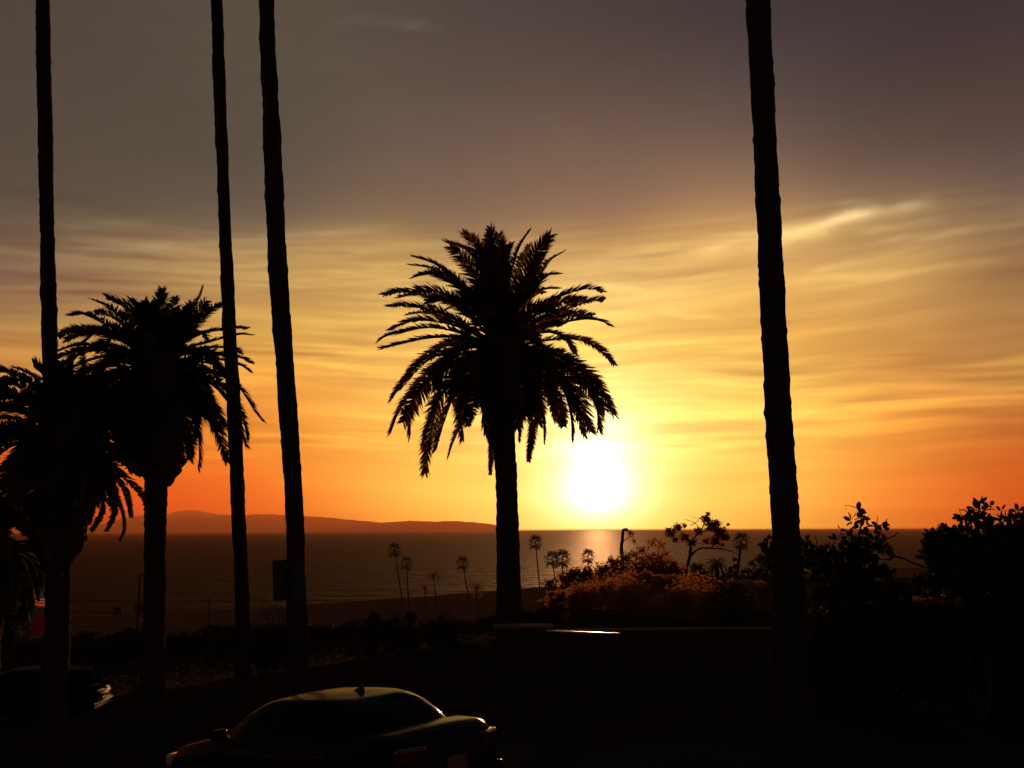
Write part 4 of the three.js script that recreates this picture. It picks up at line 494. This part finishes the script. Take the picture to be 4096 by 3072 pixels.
// sign on its post before the third trunk
{
  const d = 14, c = P(1150, 2319, d), b = foot(c.x, d), o = thing('street_sign', 'upright rounded rectangular sign on a post before a palm trunk', 'sign', b), w = 116 * d / F, h = 156 * d / F, s = new THREE.Shape(), r = 0.03;
  s.moveTo(-w / 2 + r, -h / 2); s.lineTo(w / 2 - r, -h / 2); s.quadraticCurveTo(w / 2, -h / 2, w / 2, -h / 2 + r); s.lineTo(w / 2, h / 2 - r); s.quadraticCurveTo(w / 2, h / 2, w / 2 - r, h / 2); s.lineTo(-w / 2 + r, h / 2); s.quadraticCurveTo(-w / 2, h / 2, -w / 2, h / 2 - r); s.lineTo(-w / 2, -h / 2 + r); s.quadraticCurveTo(-w / 2, -h / 2, -w / 2 + r, -h / 2);
  const g = new THREE.ExtrudeGeometry(s, { depth: 0.004, bevelEnabled: true, bevelSize: 0.002, bevelThickness: 0.001, bevelSegments: 1 }), p = part('sign_plate', g, M.signBack, o); p.position.set(0, c.y - b.y, -0.03); p.rotation.set(0, 0.12, 0.055);
  const post = part('post', mergeGeometries([box(0.05, c.y - b.y + h / 2 + 0.12, 0.006, 0, (c.y - b.y + h / 2) / 2 - 0.06, 0), box(0.006, c.y - b.y + h / 2 + 0.12, 0.03, -0.028, (c.y - b.y + h / 2) / 2 - 0.06, 0.012), box(0.006, c.y - b.y + h / 2 + 0.12, 0.03, 0.028, (c.y - b.y + h / 2) / 2 - 0.06, 0.012)]), M.darkSteel, o); post.rotation.z = 0.02; post.position.x = 0.08;
  for (const y of [-0.18, 0.18]) { const k = part('bolt', new THREE.CylinderGeometry(0.012, 0.012, 0.02, 8), M.steel, o); k.rotation.x = Math.PI / 2; k.position.set(0, c.y - b.y + y, 0.012); }
}
// flag and banner on a pole behind the left date palm
{
  const cv = document.createElement('canvas'); cv.width = 380; cv.height = 200; const x = cv.getContext('2d');
  for (let i = 0; i < 13; i++) { x.fillStyle = i % 2 ? '#857d72' : '#7c0f16'; x.fillRect(0, i * 200 / 13, 380, 200 / 13 + 1); }
  x.fillStyle = '#1b2550'; x.fillRect(228, 0, 152, 200 * 7 / 13); x.fillStyle = '#857d72';
  for (let r = 0; r < 9; r++) for (let c = 0; c < (r % 2 ? 5 : 6); c++) { const px = 228 + 12.7 * (1 + 2 * c + (r % 2)), py = 10.8 * (r + 1); x.beginPath(); for (let k = 0; k < 10; k++) { const a = k * Math.PI / 5 - Math.PI / 2, q = k % 2 ? 1.8 : 4.6; x.lineTo(px + Math.cos(a) * q, py + Math.sin(a) * q); } x.fill(); }
  const tex = new THREE.CanvasTexture(cv); tex.colorSpace = THREE.SRGBColorSpace;
  const d = 27.5, a = P(206, 2352, d), b = foot(a.x, d), o = thing('flagpole', 'steel pole hidden behind the lower date palm trunk', 'pole', b), H = a.y - b.y + 0.1;
  part('shaft', tube([V(0, -0.1, 0), V(0, H, 0)], [0.035, 0.025], 10), M.darkSteel, o); const fin = part('finial', new THREE.SphereGeometry(0.05, 12, 8), M.steel, o); fin.position.y = H + 0.03;
  const cloth = (w, h, sag, seed) => { const g = new THREE.PlaneGeometry(w, h, 28, 16), p = g.attributes.position; for (let i = 0; i < p.count; i++) { const u = (w / 2 - p.getX(i)) / w; p.setX(i, p.getX(i) - w / 2); p.setZ(i, 0.07 * u * Math.sin(u * 9 + p.getY(i) * 2 + seed)); p.setY(i, p.getY(i) - h / 2 + sag * u * u + 0.02 * u * Math.sin(u * 11 + seed)); } g.computeVertexNormals(); return g; };
  const mat = new THREE.MeshPhysicalMaterial({ map: tex, roughness: 0.95, transmission: 0.6, thickness: 0, side: THREE.DoubleSide }), f = new THREE.Mesh(cloth(0.78, 0.5, 0.16, 1), mat);
  f.name = numbered('striped_flag'); f.userData = { label: 'small red and white striped flag left of the lower date palm trunk', category: 'flag' }; f.position.copy(a).add(V(-0.03, -0.02, 0.02)); f.castShadow = f.receiveShadow = true; scene.add(f);
  const banner = new THREE.Mesh(cloth(0.62, 0.5, -0.1, 3), new THREE.MeshPhysicalMaterial({ color: C3(0.1, 0.008, 0.006), roughness: 0.95, transmission: 0.12, thickness: 0, side: THREE.DoubleSide }));
  banner.name = numbered('red_banner'); banner.userData = { label: 'dark red cloth hanging below the striped flag', category: 'banner' }; banner.position.copy(P(206, 2458, d)).add(V(-0.03, 0, 0.02)); banner.castShadow = banner.receiveShadow = true; scene.add(banner);
}
// lifeguard tower at the water's edge
{
  const d = 330, c = P(476, 2440, d), b = V(c.x, -24.7, -d), o = thing('lifeguard_tower', 'small flat-roofed hut at the water between the two date palm trunks', 'hut', b), y0 = 0.9;
  part('cabin', box(2.5, 2.0, 2.4, 0, y0 + 1.1, 0), M.wood, o); part('roof', box(3.5, 0.16, 3.3, 0, y0 + 2.2, 0), M.wood, o); part('deck', box(3.3, 0.14, 3.2, 0, y0, 0), M.wood, o);
  for (const x of [-1.3, 1.3]) for (const z of [-1.2, 1.2]) part('leg', box(0.16, y0 + 0.4, 0.16, x, y0 / 2 - 0.25, z), M.wood, o);
  part('window', box(1.5, 0.8, 0.03, 0, y0 + 1.4, 1.22), M.glass, o); part('ramp', (() => { const g = box(0.9, 0.1, 2.6); g.rotateX(0.36); g.translate(0.6, y0 / 2 - 0.05, 2.75); return g; })(), M.wood, o);
}
for (const [x, y0, y1, d, label] of [[560, 2296, 2440, 34, 'thin lamp post beside the round shrub left of the date palm trunk'], [839, 2388, 2470, 60, 'short thin pole on the slope left of the thinnest trunk']]) {
  const t = P(x, y0, d), b = foot(t.x, d), o = thing('pole', label, 'pole', b), h = t.y - b.y; part('shaft', tube([V(0, -0.1, 0), V(0, h, 0)], [0.05, 0.03], 8), M.darkSteel, o);
  if (d < 50) { part('arm', tube([V(0, h - 0.04, 0), V(0.18, h + 0.02, 0)], [0.02, 0.015], 6), M.darkSteel, o); part('lamp_head', box(0.2, 0.05, 0.1, 0.24, h + 0.01, 0, 0.015), M.darkSteel, o); }
}

// ------------------------------------------------------------------ cars
// front towards -z; the cabin is a stack of rounded outlines, windows lie 4 mm outside it
function car(name, label, o) {
  const root = thing(name, label, 'car', o.at); root.rotation.order = 'YXZ'; root.rotation.set(o.tilt || 0, o.yaw, 0);
  const Ln = o.L / 2, W = o.W / 2, N = 56, secs = [], deck = o.deck;
  const pos = [], idx = [];
  for (let i = 0; i <= N; i++) {
    const z = -Ln + o.L * i / N, e = Math.min(1, Math.abs(z) / Ln), w = W * (1 - 0.16 * e ** 6 - 0.05 * e ** 2), t = clampPoly(deck, z) - 0.16 * e ** 24, lowY = 0.22 + 0.1 * e ** 8, sh = 0.72 * (1 - 0.05 * e ** 4);
    const half = [[w * 0.86, lowY], [w * 0.97, lowY + 0.07], [w, lowY + 0.22], [w, sh - 0.08], [w * 0.992, sh], [w * 0.975, t - 0.12], [w * 0.95, t - 0.05], [w * 0.9, t - 0.012], [w * 0.8, t + 0.006], [w * 0.4, t + 0.022]], ring = [...half.map(([x, y]) => [x, Math.max(y, lowY)]), [0, t + 0.026], ...half.slice().reverse().map(([x, y]) => [-x, Math.max(y, lowY)])];
    for (const [x, y] of ring) pos.push(x, y, z);
  }
  const k = 21; for (let i = 0; i < N; i++) for (let j = 0; j < k - 1; j++) { const a = i * k + j, b = a + k; idx.push(a, b, a + 1, a + 1, b, b + 1); }
  for (const i of [0, N]) { const c = pos.length / 3; pos.push(0, 0.5, i ? Ln + 0.03 : -Ln - 0.03); for (let j = 0; j < k - 1; j++) { const a = i * k + j; i ? idx.push(c, a + 1, a) : idx.push(c, a, a + 1); } }
  const bg = new THREE.BufferGeometry(); bg.setAttribute('position', new THREE.Float32BufferAttribute(pos, 3)); bg.setIndex(idx); bg.setAttribute('uv', new THREE.Float32BufferAttribute(new Float32Array(pos.length / 3 * 2), 2)); bg.computeVertexNormals();
  part('body', bg, o.paint, root);
  const c = o.cabin, S = (th, q, off = 0) => { // th: 0 = rear, pi/2 = right side, pi = front
    const n = 4.2, ct = Math.cos(th), stt = Math.sin(th), cz = Math.sign(ct) * Math.abs(ct) ** (2 / n), cx = Math.sign(stt) * Math.abs(stt) ** (2 / n), e = q, zf = c.f0 + (c.f1 - c.f0) * e, zr = c.r0 + (c.r1 - c.r0) * (e * 0.75 + 0.25 * e * e), w = c.w0 + (c.w1 - c.w0) * e ** 1.25, bow = 0.08 * (1 - cx * cx) * Math.sign(ct), y = c.y0 + (c.y1 - c.y0) * (1 - (1 - e) ** 1.55);
    return V(cx * (w + off), y + off * 0.5, (zf + zr) / 2 + cz * ((zr - zf) / 2 + off) + bow); };
  const grid = (f, nu, nv) => { const p = [], id = []; for (let j = 0; j <= nv; j++) for (let i = 0; i <= nu; i++) { const q = f(i / nu, j / nv); p.push(q.x, q.y, q.z); } for (let j = 0; j < nv; j++) for (let i = 0; i < nu; i++) { const a = j * (nu + 1) + i; id.push(a, a + 1, a + nu + 1, a + nu + 1, a + 1, a + nu + 2); } const g = new THREE.BufferGeometry(); g.setAttribute('position', new THREE.Float32BufferAttribute(p, 3)); g.setAttribute('uv', new THREE.Float32BufferAttribute(new Float32Array(p.length / 3 * 2), 2)); g.setIndex(id); g.computeVertexNormals(); return g; };
  const shell = grid((u, v) => { const th = u * 6.28318; if (v < 0.55) return S(th, v / 0.55); const s = 1 - ((v - 0.55) / 0.45), p = S(th, 1), m = V(0, 0, (c.f1 + c.r1) / 2); return V(p.x * s, p.y + 0.055 * (1 - s * s), m.z + (p.z - m.z) * s); }, 96, 26);
  part('roof', shell, o.paint, root);
  const win = (nm, t0, t1, q0, q1, bend = 0) => part(nm, grid((u, v) => { const q = q0 + (q1 - q0) * v, e = Math.abs(u - 0.5) * 2; return S(t0 + (t1 - t0) * u, q - bend * e * e * v, 0.006); }, 24, 10), M.glass, root);
  win('rear_window', -0.62, 0.62, 0.06, 0.84, 0.05); win('windshield', Math.PI - 0.6, Math.PI + 0.6, 0.04, 0.86, 0.05);
  for (const s of [1, -1]) { const [f, m, r] = c.side; win('side_window', s * r, s * (m - 0.03), 0.06, 0.84); win('side_window', s * (m + 0.03), s * f, 0.06, 0.84); }
  for (const s of [1, -1]) {
    for (const [nm, z, mt, y] of [['tail_light', Ln, M.redLens, o.tail], ['headlight', -Ln, M.clearLens, 0.64]]) { const g = box(0.34, 0.15, 0.2, 0, 0, 0, 0.04), l = part(nm, g, mt, root); l.position.set(s * W * 0.68, y, z - Math.sign(z) * 0.075); l.rotation.y = s * Math.sign(z) * 0.34; }
    for (const z of [-Ln + 0.88, Ln - 0.92]) { const w = new THREE.Group(); w.name = 'wheel'; w.position.set(s * (W - 0.085), 0.315, z); root.add(w); const ty = part('tyre', new THREE.TorusGeometry(0.235, 0.085, 12, 28), M.rubber, w); ty.rotation.y = Math.PI / 2; ty.scale.z = 1.15; const rim = part('rim', new THREE.CylinderGeometry(0.19, 0.19, 0.12, 20), M.alloy, w); rim.rotation.z = Math.PI / 2; const hub = part('hub_cap', new THREE.CylinderGeometry(0.05, 0.06, 0.14, 10), M.trim, w); hub.rotation.z = Math.PI / 2; }
    const mir = part('wing_mirror', box(0.2, 0.13, 0.1, 0, 0, 0, 0.04), o.paint, root); mir.position.set(s * (W + 0.07), c.y0 + 0.07, c.f0 + 0.42);
    for (const z of [c.f0 + 1.25, c.f0 + 2.1]) { const h = part('door_handle', box(0.03, 0.025, 0.17, 0, 0, 0, 0.01), M.trim, root); h.position.set(s * (W * 0.985), 0.78, z); }
  }
  part('rear_bumper', box(o.W * 0.9, 0.2, 0.12, 0, 0.43, Ln - 0.02, 0.05), o.paint, root); part('front_bumper', box(o.W * 0.9, 0.18, 0.12, 0, 0.4, -Ln + 0.02, 0.05), o.paint, root);
  part('licence_plate', box(0.32, 0.16, 0.012, 0, 0.62, Ln + 0.036, 0.004), M.plate, root);
  const fin = new THREE.Shape(); fin.moveTo(-0.1, 0); fin.quadraticCurveTo(0.02, 0.015, 0.07, 0.06); fin.lineTo(0.085, 0.058); fin.lineTo(0.1, 0); const fg = new THREE.ExtrudeGeometry(fin, { depth: 0.02, bevelEnabled: true, bevelSize: 0.008, bevelThickness: 0.01, bevelSegments: 2 }); fg.translate(0, 0, -0.01); fg.rotateY(-Math.PI / 2); const an = part('antenna', fg, M.trim, root); an.position.set(0, c.y1 + (o.fin ?? 0.03), c.r1 - 0.16);
  return root;
}
const sedan = { L: 4.25, W: 1.79, tail: 0.8, deck: [[-2.28, 0.68], [-1.9, 0.8], [-1.0, 0.94], [0, 0.93], [1.2, 0.95], [1.6, 1.0], [2.15, 0.99], [2.28, 0.94]], cabin: { f0: -1.12, f1: -0.2, r0: 1.62, r1: 0.82, w0: 0.8, w1: 0.56, y0: 0.93, y1: 1.34, side: [2.3, 1.62, 0.86] } };
const hatch = { L: 4.3, W: 1.78, tail: 0.98, deck: [[-2.15, 0.7], [-1.8, 0.84], [-1.0, 0.98], [0, 0.98], [1.5, 1.0], [2.0, 0.99], [2.15, 0.92]], cabin: { f0: -1.25, f1: -0.3, r0: 2.05, r1: 1.6, w0: 0.82, w1: 0.6, y0: 0.96, y1: 1.46, side: [2.35, 1.7, 0.8] } };
{ const x = -2.24, d = 12.3; car('parked_car', 'black saloon car in the foreground with a roof fin, seen from behind', { ...sedan, paint: M.paint, at: foot(x, d).add(V(0, 0.05, 0)), yaw: 0.9, tilt: -0.1 }); }
car('parked_car', 'dark hatchback facing left beyond the lower date palm trunk', { ...hatch, paint: M.paintBlue, at: foot(-14.4, 30.3).add(V(0, 0.04, 0)), yaw: 1.62 });
car('parked_car', 'grey car glinting under the broad shrub at right', { ...sedan, paint: M.paintGrey, at: foot(9.9, 23).add(V(0, 0.32, 0)), yaw: 1.5 });

renderer.render(scene, camera);
